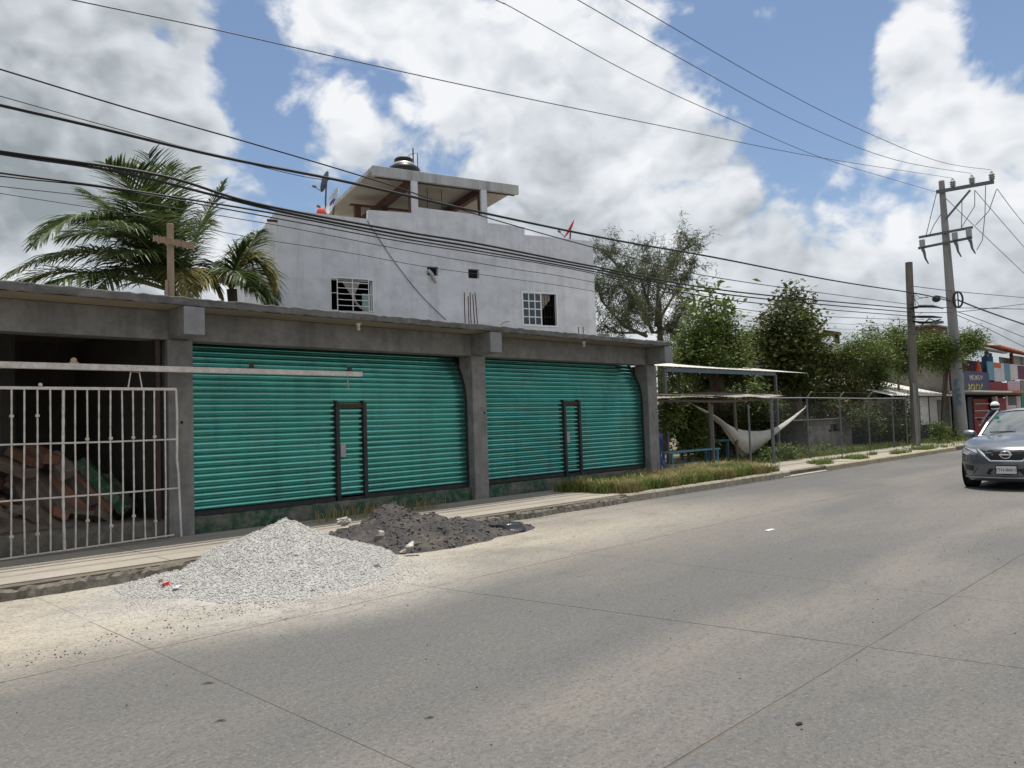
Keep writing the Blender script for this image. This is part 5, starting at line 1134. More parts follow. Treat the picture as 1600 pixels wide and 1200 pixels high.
# ------------------------------------------------------------------ buildings beyond the yard
def bplace(name, label, cat, x, y, z=.1): return thing(name, label, cat, loc=(x, y, z))
def box_part(par, name, mat, x0, x1, y0, y1, z0, z1): return S_(MB().box(x0, x1, y0, y1, z0, z1), name, mat, par)
# block-built house with sheet roofs between the poles
yh = 15.5
hx0, hx1 = onY(1352, 600, yh).x, onY(1505, 600, yh).x; zt_ = onY(1450, 562, yh).z
bh = bplace('block_house', 'grey block house with a pale sheet lean-to roof behind the poles', 'house', (hx0 + hx1) / 2, yh)
bz0 = onY(1450, 622, yh).z; rows = int((zt_ - bz0) / .42)
box_part(bh, 'wall', M['conc'], hx0, hx1, yh + .02, yh + 6, .1, zt_ - .02)
me_b = None
for j in range(rows):
    x = hx0 + (.42 if j % 2 else 0)
    while x < hx1 - .84:
        if me_b is None:
            m_ = MB().box(.02, .82, 0, .03, .02, .40); me_b = bpy.data.meshes.new('block'); me_b.from_pydata(m_.v, [], m_.f); me_b.update(); me_b.materials.append(M['block'])
        o = link('block', me_b, None, bh); o.matrix_parent_inverse = Matrix.Translation(-bh.location); o.location = (x, yh - .012, bz0 + j * .42); x += .84
box_part(bh, 'roof', M['oldroof'], hx0 - .2, hx1 + .2, yh - .1, yh + 6.2, zt_, zt_ + .1)
# white and navy cottage with its lean-to roof sloping to the street
yc = 12.3; cx0, cx1 = onY(1416, 640, yc).x, onY(1481, 640, yc).x; zc0 = onY(1450, 620, yc).z
ct = bplace('cottage', 'small white cottage with navy base and pale sloping sheet roof between the poles', 'house', (cx0 + cx1) / 2, yc)
zn = onY(1450, 663, yc).z
box_part(ct, 'wall', M['f_white'], cx0, cx1, yc, yc + 3, zn, zc0); box_part(ct, 'wall_base', M['f_navy'], cx0, cx1, yc - .003, yc + 3.003, .1, zn - .001)
dx0, dx1 = onY(1466, 650, yc - .02).x, onY(1479, 650, yc - .02).x
box_part(ct, 'door', M['block'], dx0, dx1, yc - .03, yc - .005, .12, zc0 - .15)
box_part(ct, 'notice', M['f_bright'], onY(1473, 650, yc - .04).x, onY(1481, 650, yc - .04).x, yc - .045, yc - .031, onY(1475, 662, yc).z, onY(1475, 641, yc).z)
for px_ in (1437, 1452): x = onY(px_, 650, yc).x; box_part(ct, 'board', M['dark_steel'], x - .06, x + .06, yc - .02, yc - .004, zn, zc0)
vs = []; fs = []; nn_ = 60
for i in range(nn_ + 1):
    x = cx0 - 3.2 + (cx1 - cx0 + 3.8) * i / nn_; w = .03 if i % 2 else 0
    for y, z in ((yc - .5, zc0 + .02), (yc + 3.2, zc0 + 1.05)): vs += [(x, y, z + w), (x, y, z + w - .015)]
    if i: o = 4 * i; fs += [(o - 4, o - 2, o + 2, o), (o - 3, o + 1, o + 3, o - 1), (o - 4, o, o + 1, o - 3), (o - 2, o - 1, o + 3, o + 2)]
S_(MB().add(vs, fs), 'roof', M['sheetroof'], ct)
# red framed rooftop house and brown water box far behind
y5 = 24.; fx0, fx1 = onY(1283, 530, y5).x, onY(1311, 530, y5).x
fh = bplace('rooftop_house', 'far white house with a dark red roof frame above the trees', 'house', (fx0 + fx1) / 2, y5)
zr1 = onY(1297, 517, y5).z
box_part(fh, 'wall', M['f_white'], fx0 - 3.5, fx1, y5, y5 + 4, .1, zr1 - .9); box_part(fh, 'roof_slab', M['brownbeam'], fx0 - .3, fx1 + .2, y5 - .1, y5 + 2, zr1 - .22, zr1)
for x in (fx0, fx1): box_part(fh, 'post', M['brownbeam'], x - .14, x + .14, y5, y5 + .25, zr1 - .9, zr1 - .22)
y6 = 18.; q0, q1 = onY(1459, 520, y6).x, onY(1481, 520, y6).x
bx = bplace('roof_tower', 'brown brick tower box poking above the small tree between the poles', 'building', (q0 + q1) / 2, y6)
box_part(bx, 'wall', M['brownbeam'], q0, q1, y6, y6 + 1.6, .1, onY(1470, 511, y6).z); box_part(bx, 'cap', M['oldroof'], q0 - .1, q1 + .1, y6 - .1, y6 + 1.7, onY(1470, 511, y6).z + .002, onY(1470, 508.5, y6).z)
y7 = 27.; r0, r1 = onY(1158, 555, y7).x, onY(1205, 555, y7).x
oh = bplace('far_house', 'far house with orange tiled and pale roof seen through the yard trees', 'house', (r0 + r1) / 2, y7); zz_ = onY(1180, 562, y7).z
box_part(oh, 'wall', M['f_white'], r0, r1, y7, y7 + 5, .1, zz_)
S_(MB().add([(r0 - .3, y7 - .4, zz_ + .01), (r1 + .3, y7 - .4, zz_ + .01), (r1 + .3, y7 + 2.5, zz_ + 1.1), (r0 - .3, y7 + 2.5, zz_ + 1.1), (r1 + .3, y7 + 5.4, zz_ + .01), (r0 - .3, y7 + 5.4, zz_ + .01)], [(0, 1, 2, 3), (3, 2, 4, 5), (0, 3, 5), (1, 4, 2)]), 'roof', M['f_tile'], oh)

# colourful two-storey shop behind the tall pole
y8 = 12.0
X8 = lambda px_: onY(px_, 600, y8).x
Z8 = lambda px_, py_: onY(px_, py_, y8).z
sx0, sx1 = X8(1484), X8(1640)
sp8 = bplace('corner_shop', 'colourful two-storey shop of painted panels with a tiled roof behind the tall pole', 'shop', (sx0 + sx1) / 2, y8)
box_part(sp8, 'back_wall', M['f_maroon'], sx0, sx1, y8 + 3.0, y8 + 3.2, .1, Z8(1540, 548)); box_part(sp8, 'side_wall', M['block'], sx0 - .15, sx0, y8 + .02, y8 + 3.2, .1, Z8(1500, 560)); box_part(sp8, 'floor', M['conc'], sx0, sx1, y8 + .02, y8 + 3.0, Z8(1520, 616), Z8(1520, 612.5))
def pan(px0, py0, px1, py1, mt, name='panel', dy=0.0, th=.05):
    xm = (px0 + px1) / 2
    return box_part(sp8, name, M[mt], onY(px0, py0, y8 + dy).x, onY(px1, py0, y8 + dy).x, y8 + dy - th, y8 + dy, Z8(xm, py1), Z8(xm, py0))
sg = pan(1503, 581, 1543.5, 611, 'f_indigo', 'sign', -.02); sg['label'] = 'indigo painted sign with pale blurred lettering'
def stroke(pts, mt, w=.055):
    m_ = MB(); P3 = [Vector((onY(px_, py_, y8 - .085).x, y8 - .085, onY(px_, py_, y8 - .085).z)) for px_, py_ in pts]
    for a, b in zip(P3[:-1], P3[1:]): m_.bar(a, b, .02, w, up=(0, 0, 1))
    return m_.build('lettering', M[mt], sg)
for k in range(5):
    x = 1515 + k * 4.2; stroke([(x, 593), (x + .3, 587), (x + 2.2, 588), (x + 1.4, 591), (x + 3, 593)] if k % 2 else [(x, 587), (x + 1.4, 593), (x + 2.8, 587.5)], 'f_cream', .12)
for k in range(6):
    x = 1513 + k * 4; stroke([(x, 608), (x + .4, 601), (x + 2.4, 602)] if k % 2 else [(x, 601), (x + 2.4, 605), (x, 608)], 'f_yellow', .12)
for k in range(4): stroke([(1503.6, 584 + k * 5.5), (1507.5, 586.5 + k * 5.5), (1503.6, 588.5 + k * 5.5)], 'f_sky', .10)
pan(1487, 583, 1501, 612, 'f_yellow', 'panel'); pan(1545, 597.5, 1572, 611, 'f_red'); pan(1573, 595, 1592, 612, 'f_pink'); pan(1593, 595, 1625, 612, 'block')
pan(1551, 567, 1567, 596, 'f_dish'); pan(1541, 565, 1550.5, 594, 'f_sky'); pan(1567.5, 568, 1576, 595, 'f_sky'); pan(1576.5, 569.5, 1588, 594, 'f_white'); pan(1588.5, 573, 1625, 594, 'f_maroon')
pan(1553, 567.5, 1563, 575, 'f_orange', 'painted_patch', -.055, .02); pan(1582, 553, 1602, 567, 'f_white', 'wall_panel', .6); pan(1560, 551, 1577, 566, 'f_white', 'wall_panel', 1.2)
for px_ in (1578, 1545, 1602): pan(px_ - 1.2, 550, px_ + 1.2, 612, 'brownbeam', 'post', .3, .12)
box_part(sp8, 'awning', M['sheetroof'], X8(1480), X8(1546), y8 - 1.1, y8 - .07, Z8(1520, 614.5), Z8(1520, 612.2)); box_part(sp8, 'awning', M['f_tile'], X8(1546.2), X8(1592), y8 - .9, y8 - .07, Z8(1570, 615), Z8(1570, 611.8))
pan(1497, 622, 1505, 700, 'f_navy', 'doorway', .35); pan(1519, 623, 1548, 700, 'f_red', 'shelf_front', .25); pan(1510, 620, 1518, 700, 'f_navy', 'doorway', .30)
for k in range(3): pan(1522, 630 + k * 11, 1545, 631.5 + k * 11, 'f_cream', 'shelf', .18)
pan(1557, 622, 1570, 700, 'f_red', 'door', .05); pan(1554, 619, 1557, 700, 'f_pink', 'door_frame', .03); pan(1570, 619, 1573, 700, 'f_pink', 'door_frame', .03); pan(1573.5, 620, 1586, 634, 'dark_steel', 'window', .04); pan(1586.5, 619, 1593, 700, 'f_pink', 'wall_panel', .03); pan(1593.5, 611.5, 1630, 700, 'f_green', 'wall_panel', .02)
pan(1573.5, 634.5, 1586, 700, 'f_pink', 'wall_panel', .05); pan(1548.5, 620, 1553.5, 700, 'block', 'wall_panel', .04)
# roof of the shop: sheet on the left, clay tile rows on the right
def roof_quad(px0, py0, px1, py1, up, mt, name, depth_=3.2, th=.06):
    a, b = onY(px0, py0, y8 - .5), onY(px1, py1, y8 - .5)
    V = [(a.x, a.y, a.z), (b.x, b.y, b.z), (b.x, b.y + depth_, b.z + up), (a.x, a.y + depth_, a.z + up)]
    return S_(MB().add(V + [(x, y, z - th) for x, y, z in V], [(0, 1, 2, 3), (7, 6, 5, 4), (0, 4, 5, 1), (1, 5, 6, 2), (2, 6, 7, 3), (3, 7, 4, 0)]), name, M[mt], sp8)
roof_quad(1540, 538, 1562, 538, .55, 'sheetroof', 'roof'); tr_ = roof_quad(1563, 541, 1640, 560, .75, 'f_tile', 'roof', 2.4)
box_part(sp8, 'ridge', M['oldroof'], X8(1575), X8(1640), y8 + 2.5, y8 + 2.8, Z8(1590, 538), Z8(1590, 535))
nr = 14
for k in range(nr):
    a, b = onY(1564 + (1640 - 1564) * k / nr, 541 + 21 * k / nr, y8 - .52), onY(1564 + (1640 - 1564) * k / nr, 541 + 21 * k / nr, y8 - .52)
    S_(MB().tube([a + Vector((0, 0, .03)), a + Vector((0, 2.4, .75))], .07, 6), 'tile_row', M['f_tile'], sp8)
# things on the shop balcony
bd = onY(1546.5, 575, y8 + .25)
d_ = thing('water_drum', 'blue water drum standing on the shop balcony', 'drum', loc=(bd.x, y8 + .35, Z8(1546, 612.5) + .0))
hd = Z8(1546, 555) - d_.location.z
MB().lathe([(.28, 0), (.30, .03), (.30, hd * .33), (.315, hd * .35), (.30, hd * .37), (.30, hd * .66), (.315, hd * .68), (.30, hd * .70), (.30, hd - .05), (.26, hd)], (0, 0, 0), 18).build('body', M['f_blue'], d_, smooth=True)
MB().lathe([(.2, hd + .001), (.2, hd + .05), (.14, hd + .07), (.13, hd + .22), (.05, hd + .30)], (0, 0, 0), 14).build('jug', M['f_bluegrey'], d_, smooth=True)
cn = onY(1529.5, 580, y8 + .25); cone = thing('traffic_cone', 'small orange cone on the shop balcony above the indigo sign', 'cone', loc=(cn.x, y8 + .25, Z8(1530, 612.5)))
hb = Z8(1530, 582) - cone.location.z; S_m = MB().box(-.25, .25, -.15, .15, 0, hb).build('stand', M['brownbeam'], cone); MB().lathe([(.26, hb + .001), (.26, hb + .04), (.15, hb + .05), (.05, hb + .75), (.03, hb + .76)], (0, 0, 0), 14).build('body', M['f_orange'], cone, smooth=True)

# ------------------------------------------------------------------ utility poles
pb = onZ(1503, 686, .14); XP, YP = pb.x, pb.y
pole = thing('utility_pole', 'tall leaning grey concrete power pole with two crossarms and blue graffiti', 'utility pole', loc=(XP, YP, .12))
tpx = onX(1471, 283, XP); lean = Vector((0, tpx.y - YP, tpx.z - .12))
at = lambda z: Vector((0, lean.y * (z - .12) / lean.z, z - .12))        # axis of the leaning pole
MB().tube([at(z) for z in np.linspace(.0, tpx.z, 14)], [.30 - .17 * i / 13 for i in range(14)], 14).build('shaft', M['pole'], pole, smooth=True)
gm = MB()
for k in range(26):
    z = random.uniform(1.6, 2.9); y = random.uniform(-.14, .14); c = at(z) + Vector((-.30 + abs(y) * .3, y - .03, 0)); gm.tube([c, c + Vector((-.008, random.uniform(-.1, .1), random.uniform(.08, .22))), c + Vector((0, random.uniform(-.12, .12), random.uniform(.0, .2)))], .016, 4)
gm.build('graffiti', M['f_sky'], pole)
c0_, c1_ = onX(1463, 300, XP - .18), onX(1553, 284, XP - .18); loc = pole.location
MB().bar(c0_ - loc, c1_ - loc, .12, .16).build('crossarm', M['greysteel'], pole)
INS = {}
for k, px_ in enumerate((1489, 1519, 1550)):
    py_ = 300 - (px_ - 1463) * 16 / 90; p = onX(px_, py_ - 3, XP - .18); INS[k] = p + Vector((0, 0, .50))
    MB().lathe([(.06, 0), (.14, .06), (.09, .10), (.14, .16), (.09, .20), (.14, .26), (.08, .32), (.05, .42)], p - loc, 12).build('insulator', M['porcelain'], pole, smooth=True)
MB().bar(onX(1516, 297, XP - .2) - loc, onX(1478, 342, XP - .2) - loc, .08, .08).build('brace', M['greysteel'], pole)
for (a, b) in (((1436, 371), (1520, 355)), ((1435, 388), (1519, 371))):
    MB().bar(onX(*a, XP - .22) - loc, onX(*b, XP - .22) - loc, .10, .11).build('crossarm', M['greysteel'], pole)
for (px_, py_) in ((1441, 380), (1492, 369), (1514, 364)):
    p = onX(px_, py_, XP - .36); MB().box(-.10, .10, -.12, .12, -.2, .2, Matrix.Translation(p - loc)).build('fuse_cutout', M['porcelain'], pole, bevel=.04)
    q = onX(px_ + 5, py_ + 24, XP - .36); MB().tube([p - loc + Vector((0, 0, -.3)), p.lerp(q, .6) - loc, q - loc, q - loc + Vector((0, -.12, -.28))], [.09, .07, .05, .03], 7).build('fuse_holder', M['greysteel'], pole)
jm = [((1463, 303), (1455, 335), (1447, 368)), ((1470, 335), (1459, 352), (1452, 368)), ((1503, 310), (1503, 330), (1502, 356)), ((1523, 298), (1523, 322), (1511, 341), (1502, 356)), ((1540, 290), (1539, 335), (1535, 375), (1526, 391)), ((1557, 296), (1545, 330), (1524, 352))]
for j in jm: MB().tube([onX(*p, XP - .3) - loc for p in j], .018, 5).build('jumper_wire', M['wire'], pole)
lh = onX(1463, 467, XP - .4)
MB().tube([at(onX(1480, 470, XP).z), onX(1478, 466, XP - .3) - loc, onX(1468, 463, XP - .4) - loc], .03, 6).build('lamp_arm', M['greysteel'], pole)
MB().lathe([(.05, .18), (.16, .12), (.20, 0), (.17, -.10), (.06, -.16)], lh - loc, 12).build('lamp_head', M['dark_steel'], pole, smooth=True)
rw = onX(1497, 468, XP - .2)
MB().tube([rw - loc + Vector((0, .20 * math.cos(a), .38 * math.sin(a))) for a in np.linspace(0, 2 * math.pi, 17)], .045, 6, caps=False).build('cable_reel', M['dark_steel'], pole)
MB().tube([rw - loc + Vector((0, 0, -.38)), rw - loc + Vector((0, 0, .38))], .03, 5).build('reel_spoke', M['dark_steel'], pole)

gb = onZ(1437, 696, .14); XG, YG_ = 34.4, 10.85
gp_ = thing('telephone_pole', 'shorter dark weathered pole hung with cable slack left of the power pole', 'utility pole', loc=(XG, YG_, .12)); loc2 = gp_.location
tg = onX(1420, 410, XG)
MB().tube([Vector((0, 0, -.12)), Vector((0, (tg.y - YG_) * .5, tg.z * .5)), Vector((0, tg.y - YG_, tg.z - .12))], [.17, .155, .14], 12).build('shaft', M['pole_old'], gp_, smooth=True)
MB().box(-.155, -.14, -.05, .05, .0, 2.6).build('cable_guard', M['galv'], gp_).location = (-.02, -.11, 0)
arm = [(1428, 523), (1440, 508), (1452, 498), (1465, 503)]
MB().tube([onX(*p, XG - .1) - loc2 for p in arm], [.03, .03, .028, .025], 6).build('lamp_arm', M['greysteel'], gp_)
MB().box(-.12, .12, -.22, .10, -.05, .04, Matrix.Translation(onX(1464, 504, XG - .1) - loc2)).build('lamp_head', M['greysteel'], gp_)
for k, (p0, p1) in enumerate((((1424, 482), (1474, 482)), ((1426, 495), (1472, 496)), ((1426, 502), (1470, 499)))):
    mid = ((p0[0] + p1[0]) / 2, max(p0[1], p1[1]) - 4 + k * 3)
    MB().tube([onX(*p0, XG - .15) - loc2, onX(mid[0] - 10, mid[1], XG - .15) - loc2, onX(mid[0] + 8, mid[1], XG - .15) - loc2, onX(*p1, XG - .15) - loc2], [.03, .055, .05, .025], 6).build('cable_splice', M['cable'], gp_)
for k in range(7):
    p0 = (1424 + random.uniform(0, 4), random.uniform(455, 490)); p1 = (p0[0] + random.uniform(6, 26), p0[1] + random.uniform(5, 26)); mid = ((p0[0] + p1[0]) / 2 + random.uniform(-6, 6), max(p0[1], p1[1]) + random.uniform(0, 9))
    MB().tube([onX(*p0, XG - .2) - loc2, onX(*mid, XG - .2) - loc2, onX(*p1, XG - .2) - loc2], .012, 5).build('loose_cable', M['cable'], gp_)

# ------------------------------------------------------------------ overhead cables
def smooth_path(P3, n=8):
    out = []
    for i in range(len(P3) - 1):
        p0 = P3[max(i - 1, 0)]; p1 = P3[i]; p2 = P3[i + 1]; p3 = P3[min(i + 2, len(P3) - 1)]
        for k in range(n):
            t = k / n; out.append(.5 * ((2 * p1) + (p2 - p0) * t + (2 * p0 - 5 * p1 + 4 * p2 - p3) * t * t + (3 * p1 - p0 - 3 * p2 + p3) * t ** 3))
    out.append(P3[-1]); return out
def cable(px, Y, r, label, mat='cable', end=None, start=None, Yend=None, cat='cable'):
    P3 = []
    for i, (a, b) in enumerate(px):
        y = Y if Yend is None else Y + (Yend - Y) * i / (len(px) - 1)
        P3.append(onY(a, b, y))
    if end is not None: P3.append(Vector(end))
    if start is not None: P3.insert(0, Vector(start))
    else:                                             # carry the span on past the frame
        d = P3[0] - P3[1]; d.normalize(); P3.insert(0, P3[0] + d * 3.0)
    o = MB().tube(smooth_path(P3), r, 6).build('overhead_cable', M[mat]); tag(o, label, cat, 'overhead cables'); return o
gpt = lambda py: onX(1423, py, XG - .15)
cable([(0, 108), (200, 169), (400, 226), (600, 286), (761, 340), (960, 395), (1133, 436)], 10.5, .011, 'thin black cable that runs just above the thick cable across the house roof', end=gpt(476))
cable([(0, 164), (135, 195), (350, 246), (550, 286), (761, 334), (960, 375), (1115, 402), (1300, 438)], 10.4, .022, 'thick black cable crossing in front of the canopy and the red dish', end=gpt(457))
cable([(0, 150), (135, 188), (300, 233), (470, 275)], 10.45, .006, 'thin grey wire joining the thick cable at upper left', end=onY(520, 281, 10.42))
cable([(0, 236), (250, 274), (400, 318), (620, 360), (753, 382), (931, 417), (1150, 456)], 10.6, .020, 'topmost cable of the bundle crossing the white house wall', end=gpt(482))
cable([(0, 240), (200, 272), (431, 329), (620, 366), (753, 388), (931, 421), (1150, 462)], 10.62, .018, 'second cable of the bundle crossing the white house wall', end=gpt(488))
cable([(0, 270), (200, 297), (431, 334), (620, 371), (753, 393), (931, 425), (1150, 470)], 10.66, .014, 'third cable of the bundle crossing the white house wall', end=gpt(494))
cable([(0, 275), (180, 296), (431, 341), (620, 376), (753, 397), (931, 428), (1180, 486)], 10.7, .010, 'lowest cable of the bundle crossing the white house wall', end=gpt(500))
cable([(0, 291), (200, 314), (380, 343), (460, 357), (660, 396), (807, 421), (927, 441), (1200, 498)], 10.75, .006, 'thin wire crossing the house wall just below the cable bundle', end=gpt(510))
cable([(0, 302), (200, 334), (393, 371), (540, 394), (660, 416), (780, 433), (927, 455), (1200, 505)], 10.8, .005, 'lowest thin wire crossing the house wall above the two vents', end=gpt(520))
cable([(932, 422), (993, 450), (1058, 486), (1104, 510)], 10.62, .007, 'drop wire slanting down from the bundle into the yard trees', start=onY(925, 419, 10.62), Yend=13.0)
hpw = lambda px_, py_: house_world(hp(px_, py_, -.03))
o = MB().tube(smooth_path([hpw(574, 345), hpw(585, 362), hpw(615, 407), hpw(655, 458), hpw(697, 500)]), .011, 5).build('drop_wire', M['wire']); tag(o, 'grey wire slanting down the white house wall from the left parapet', 'cable')
cable([(115, 0), (340, 47), (565, 98), (800, 149), (1050, 200), (1280, 246)], 10.2, .009, 'thin grey wire rising from the pole top to the upper left corner', 'wire', end=INS[0] + Vector((0, 0, -.05)))
cable([(775, 0), (800, 12), (950, 96), (1050, 146), (1150, 190), (1280, 245), (1380, 276)], 9.9, .009, 'leftmost of three steep power lines leaving the pole top', 'wire', end=c0_)
cable([(903, 0), (1050, 84), (1250, 192), (1400, 250)], 9.6, .010, 'middle of three steep power lines leaving the pole top', 'wire', end=INS[1])
cable([(978, 0), (1200, 129), (1350, 205), (1470, 253)], 9.2, .010, 'rightmost of three steep power lines leaving the pole top', 'wire', end=INS[2])
def far_cable(px, r, label, mat='cable', x0=XP - .2, x1=62):
    P3 = [onX(a, b, x0 + (x1 - x0) * i / (len(px) - 1)) for i, (a, b) in enumerate(px)]; d = (P3[-1] - P3[-2]).normalized(); P3.append(P3[-1] + d * 12)
    o = MB().tube(smooth_path(P3), r, 5).build('overhead_cable', M[mat]); tag(o, label, 'cable', 'overhead cables')
far_cable([(1558, 295), (1580, 325), (1600, 350)], .016, 'steep power line leaving the right tip of the top crossarm', 'wire', x1=52)
far_cable([(1523, 297), (1560, 340), (1600, 386)], .016, 'power line leaving the middle of the top crossarm to the right', 'wire', x1=52)
far_cable([(1478, 310), (1540, 370), (1600, 427)], .016, 'power line passing from the pole below the crossarm to the right', 'wire', x1=52)
far_cable([(1497, 469), (1540, 486), (1600, 507)], .04, 'thick black cable leaving the reel on the power pole to the right', x1=52)
far_cable([(1425, 447), (1500, 456), (1600, 465)], .018, 'highest thin wire running right from the weathered pole', 'wire', XG, 52)
far_cable([(1425, 480), (1500, 481), (1600, 483)], .02, 'second wire running right from the weathered pole', 'wire', XG, 52)
far_cable([(1425, 488), (1500, 487), (1600, 475)], .018, 'wire rising to the right edge behind the power pole', 'wire', XG, 52)
far_cable([(1490, 485), (1540, 503), (1600, 527)], .02, 'sagging wire right of the power pole below the thick cable', 'wire', x1=52)
far_cable([(1490, 490), (1540, 512), (1600, 542)], .018, 'lowest sagging wire right of the power pole', 'wire', x1=52)
o = MB().tube(smooth_path([gpt(457), onX(1450, 462, 37), onX(1484, 470, XP - .3), rw]), .026, 6).build('overhead_cable', M['cable']); tag(o, 'thick black cable linking the weathered pole to the reel', 'cable', 'overhead cables')

# ------------------------------------------------------------------ grey saloon car coming towards us
car = thing('car', 'grey blue saloon car coming towards the camera at the right edge', 'car')
CX, CY = 16.75, 3.74                       # front bumper and centre line
car.matrix_world = Matrix.Translation((CX + 2.3, CY, 0)) @ Matrix.Rotation(math.pi, 4, 'Z')     # local +x forward (towards -X)
M['carpaint'] = material('metallic_grey_paint', (0.12, 0.132, 0.15), (0.135, 0.147, 0.165), 60, 0.28, metal=.6, coat=.8, spec=.5)
M['chrome'] = material('chrome', (0.72, 0.73, 0.75), None, rough=.16, metal=1.0)
M['tyre'] = material('tyre_rubber', (0.014, 0.014, 0.015), None, rough=.85)
M['lamp'] = material('headlamp_glass', (0.30, 0.32, 0.34), None, rough=.06, spec=.8, coat=.6)
M['wind'] = material('windscreen_glass', (0.085, 0.10, 0.10), None, rough=.04, spec=.9, coat=.8)
M['plate'] = material('plate_white', (0.55, 0.56, 0.54), None, rough=.5)
W = .88
def xf(z): return float(np.interp(z, [.17, .24, .36, .5, .62, .72, .80, .86], [2.16, 2.235, 2.275, 2.30, 2.285, 2.25, 2.18, 2.06]))
def nose(y, z): t = min(1, abs(y) / W); return xf(z) - .50 * t ** 3.0 - .05 * t
def hood_z(x): return float(np.interp(x, [.95, 1.4, 1.8, 2.06], [1.075, 1.015, .94, .86]))
fas = MB(); ny, zs = 24, [.17, .20, .24, .30, .36, .43, .50, .56, .62, .67, .72, .76, .80, .83, .86]
ysn = [W * math.sin(math.pi / 2 * (2 * i / ny - 1)) for i in range(ny + 1)]
vs = [(nose(y, z), y, z) for z in zs for y in ysn]; fs = [(j * (ny + 1) + i, j * (ny + 1) + i + 1, (j + 1) * (ny + 1) + i + 1, (j + 1) * (ny + 1) + i) for j in range(len(zs) - 1) for i in range(ny)]
# hood continues from the nose to the cowl
hn = 8; base = len(vs)
for k in range(1, hn + 1):
    for y in ysn:
        t = k / hn; xs_ = nose(y, .86); x = xs_ + (.92 - .16 * (1 - abs(y) / W * .3) * 0 - xs_) * t
        crown = 1 - .10 * (abs(y) / W) ** 2.5 - .02 * (abs(abs(y) / W - .62) < .1)
        z = .86 + (hood_z(.95 + (2.06 - .95) * (1 - t)) - .86) * 1.0; z = z - (.11 * (abs(y) / W) ** 3) * t
        vs.append((x, y, z))
for k in range(hn):
    for i in range(ny):
        a = (len(zs) - 1) * (ny + 1) + i if k == 0 else base + (k - 1) * (ny + 1) + i; b = base + k * (ny + 1) + i; fs.append((a, a + 1, b + 1, b))
fas.add(vs, fs).build('front_body', M['carpaint'], car, smooth='all')
# sides and rear
sec = [(-2.30, .60, .62, .42), (-2.22, .72, .95, .30), (-1.9, .83, 1.02, .2), (-1.2, .87, 1.0, .18), (0, .885, .98, .18), (.92, .88, .945, .18), (1.3, .875, .88, .18), (1.745, .865, .80, .18)]
sv, sf = [], []
for x, w, h, b in sec:
    for sg in (-1, 1): sv += [(x, sg * w * .94, b), (x, sg * w, b + .14), (x, sg * w * 1.005, (b + h) * .5), (x, sg * w * .985, h - .08), (x, sg * w * .93, h)]
for i in range(len(sec) - 1):
    o = 10 * i
    for s_ in (0, 5): sf += [(o + s_ + j, o + s_ + j + 1, o + 10 + s_ + j + 1, o + 10 + s_ + j) for j in range(4)]
    sf.append((o + 4, o + 9, o + 19, o + 14) if i < 5 else (o, o + 5, o + 15, o + 10)); sf.append((o, o + 10, o + 15, o + 5))
sf.append((0, 1, 2, 3, 4, 9, 8, 7, 6, 5))
MB().add(sv, sf).build('body', M['carpaint'], car, smooth=True)
# greenhouse
gs = [(.92, .74, .985, .985), (.10, .60, 1.46, 1.44), (-.35, .60, 1.495, 1.48), (-1.0, .58, 1.45, 1.43), (-1.85, .68, 1.04, 1.03)]
def loft(rows, name, mat, smooth=True):
    k = len(rows[0]); v = [p for r in rows for p in r]; f = [(i * k + j, i * k + j + 1, (i + 1) * k + j + 1, (i + 1) * k + j) for i in range(len(rows) - 1) for j in range(k - 1)]
    return MB().add(v, f).build(name, mat, car, smooth=smooth)
ws_rows = []
for t in np.linspace(0, 1, 8):
    x = .95 + (.12 - .95) * t; z = 1.06 + (1.50 - 1.06) * t + .03 * math.sin(math.pi * t); w = .72 + (.575 - .72) * t
    ws_rows.append([(x - .16 * (abs(u)) ** 2.2, u * w, z - .03 * abs(u) ** 2) for u in np.linspace(-1, 1, 13)])
loft(ws_rows, 'windscreen', M['wind'])
rf = []
for t in np.linspace(0, 1, 9):
    x = .13 - 1.25 * t; z = 1.51 + .045 * math.sin(math.pi * min(1, t * 1.2)); w = .60
    rf.append([(x - (.16 * abs(u) ** 2.2) * (1 - t), u * w, z - .05 * abs(u) ** 3) for u in np.linspace(-1, 1, 11)])
loft(rf, 'roof', M['carpaint'])
rw_ = []
for t in np.linspace(0, 1, 5): rw_.append([(-1.12 - .75 * t, u * (.58 + .1 * t), 1.50 - .48 * t - .04 * abs(u) ** 3) for u in np.linspace(-1, 1, 7)])
loft(rw_, 'rear_window', M['wind'])
for sg in (-1, 1):
    MB().add([(.80, sg * .795, .96), (-.02, sg * .61, 1.47), (-1.1, sg * .59, 1.46), (-1.85, sg * .70, 1.02), (-.5, sg * .83, .975)], [(0, 1, 2, 3, 4)]).build('side_window', M['wind'], car)
    MB().tube([(.84, sg * .775, .97), (.42, sg * .70, 1.25), (-.04, sg * .605, 1.485)], .035, 6).build('pillar', M['carpaint'], car)
    mi = MB().lathe([(.02, -.12), (.075, -.09), (.095, 0), (.08, .09), (.02, .12)], (.55, sg * 1.02, 1.03), 12, Matrix.Rotation(math.pi / 2, 3, 'X')); mi.box(.53, .59, min(sg * .86, sg * .95), max(sg * .86, sg * .95), .97, 1.01)
    mo = mi.build('mirror', M['carpaint'], car, smooth=True)
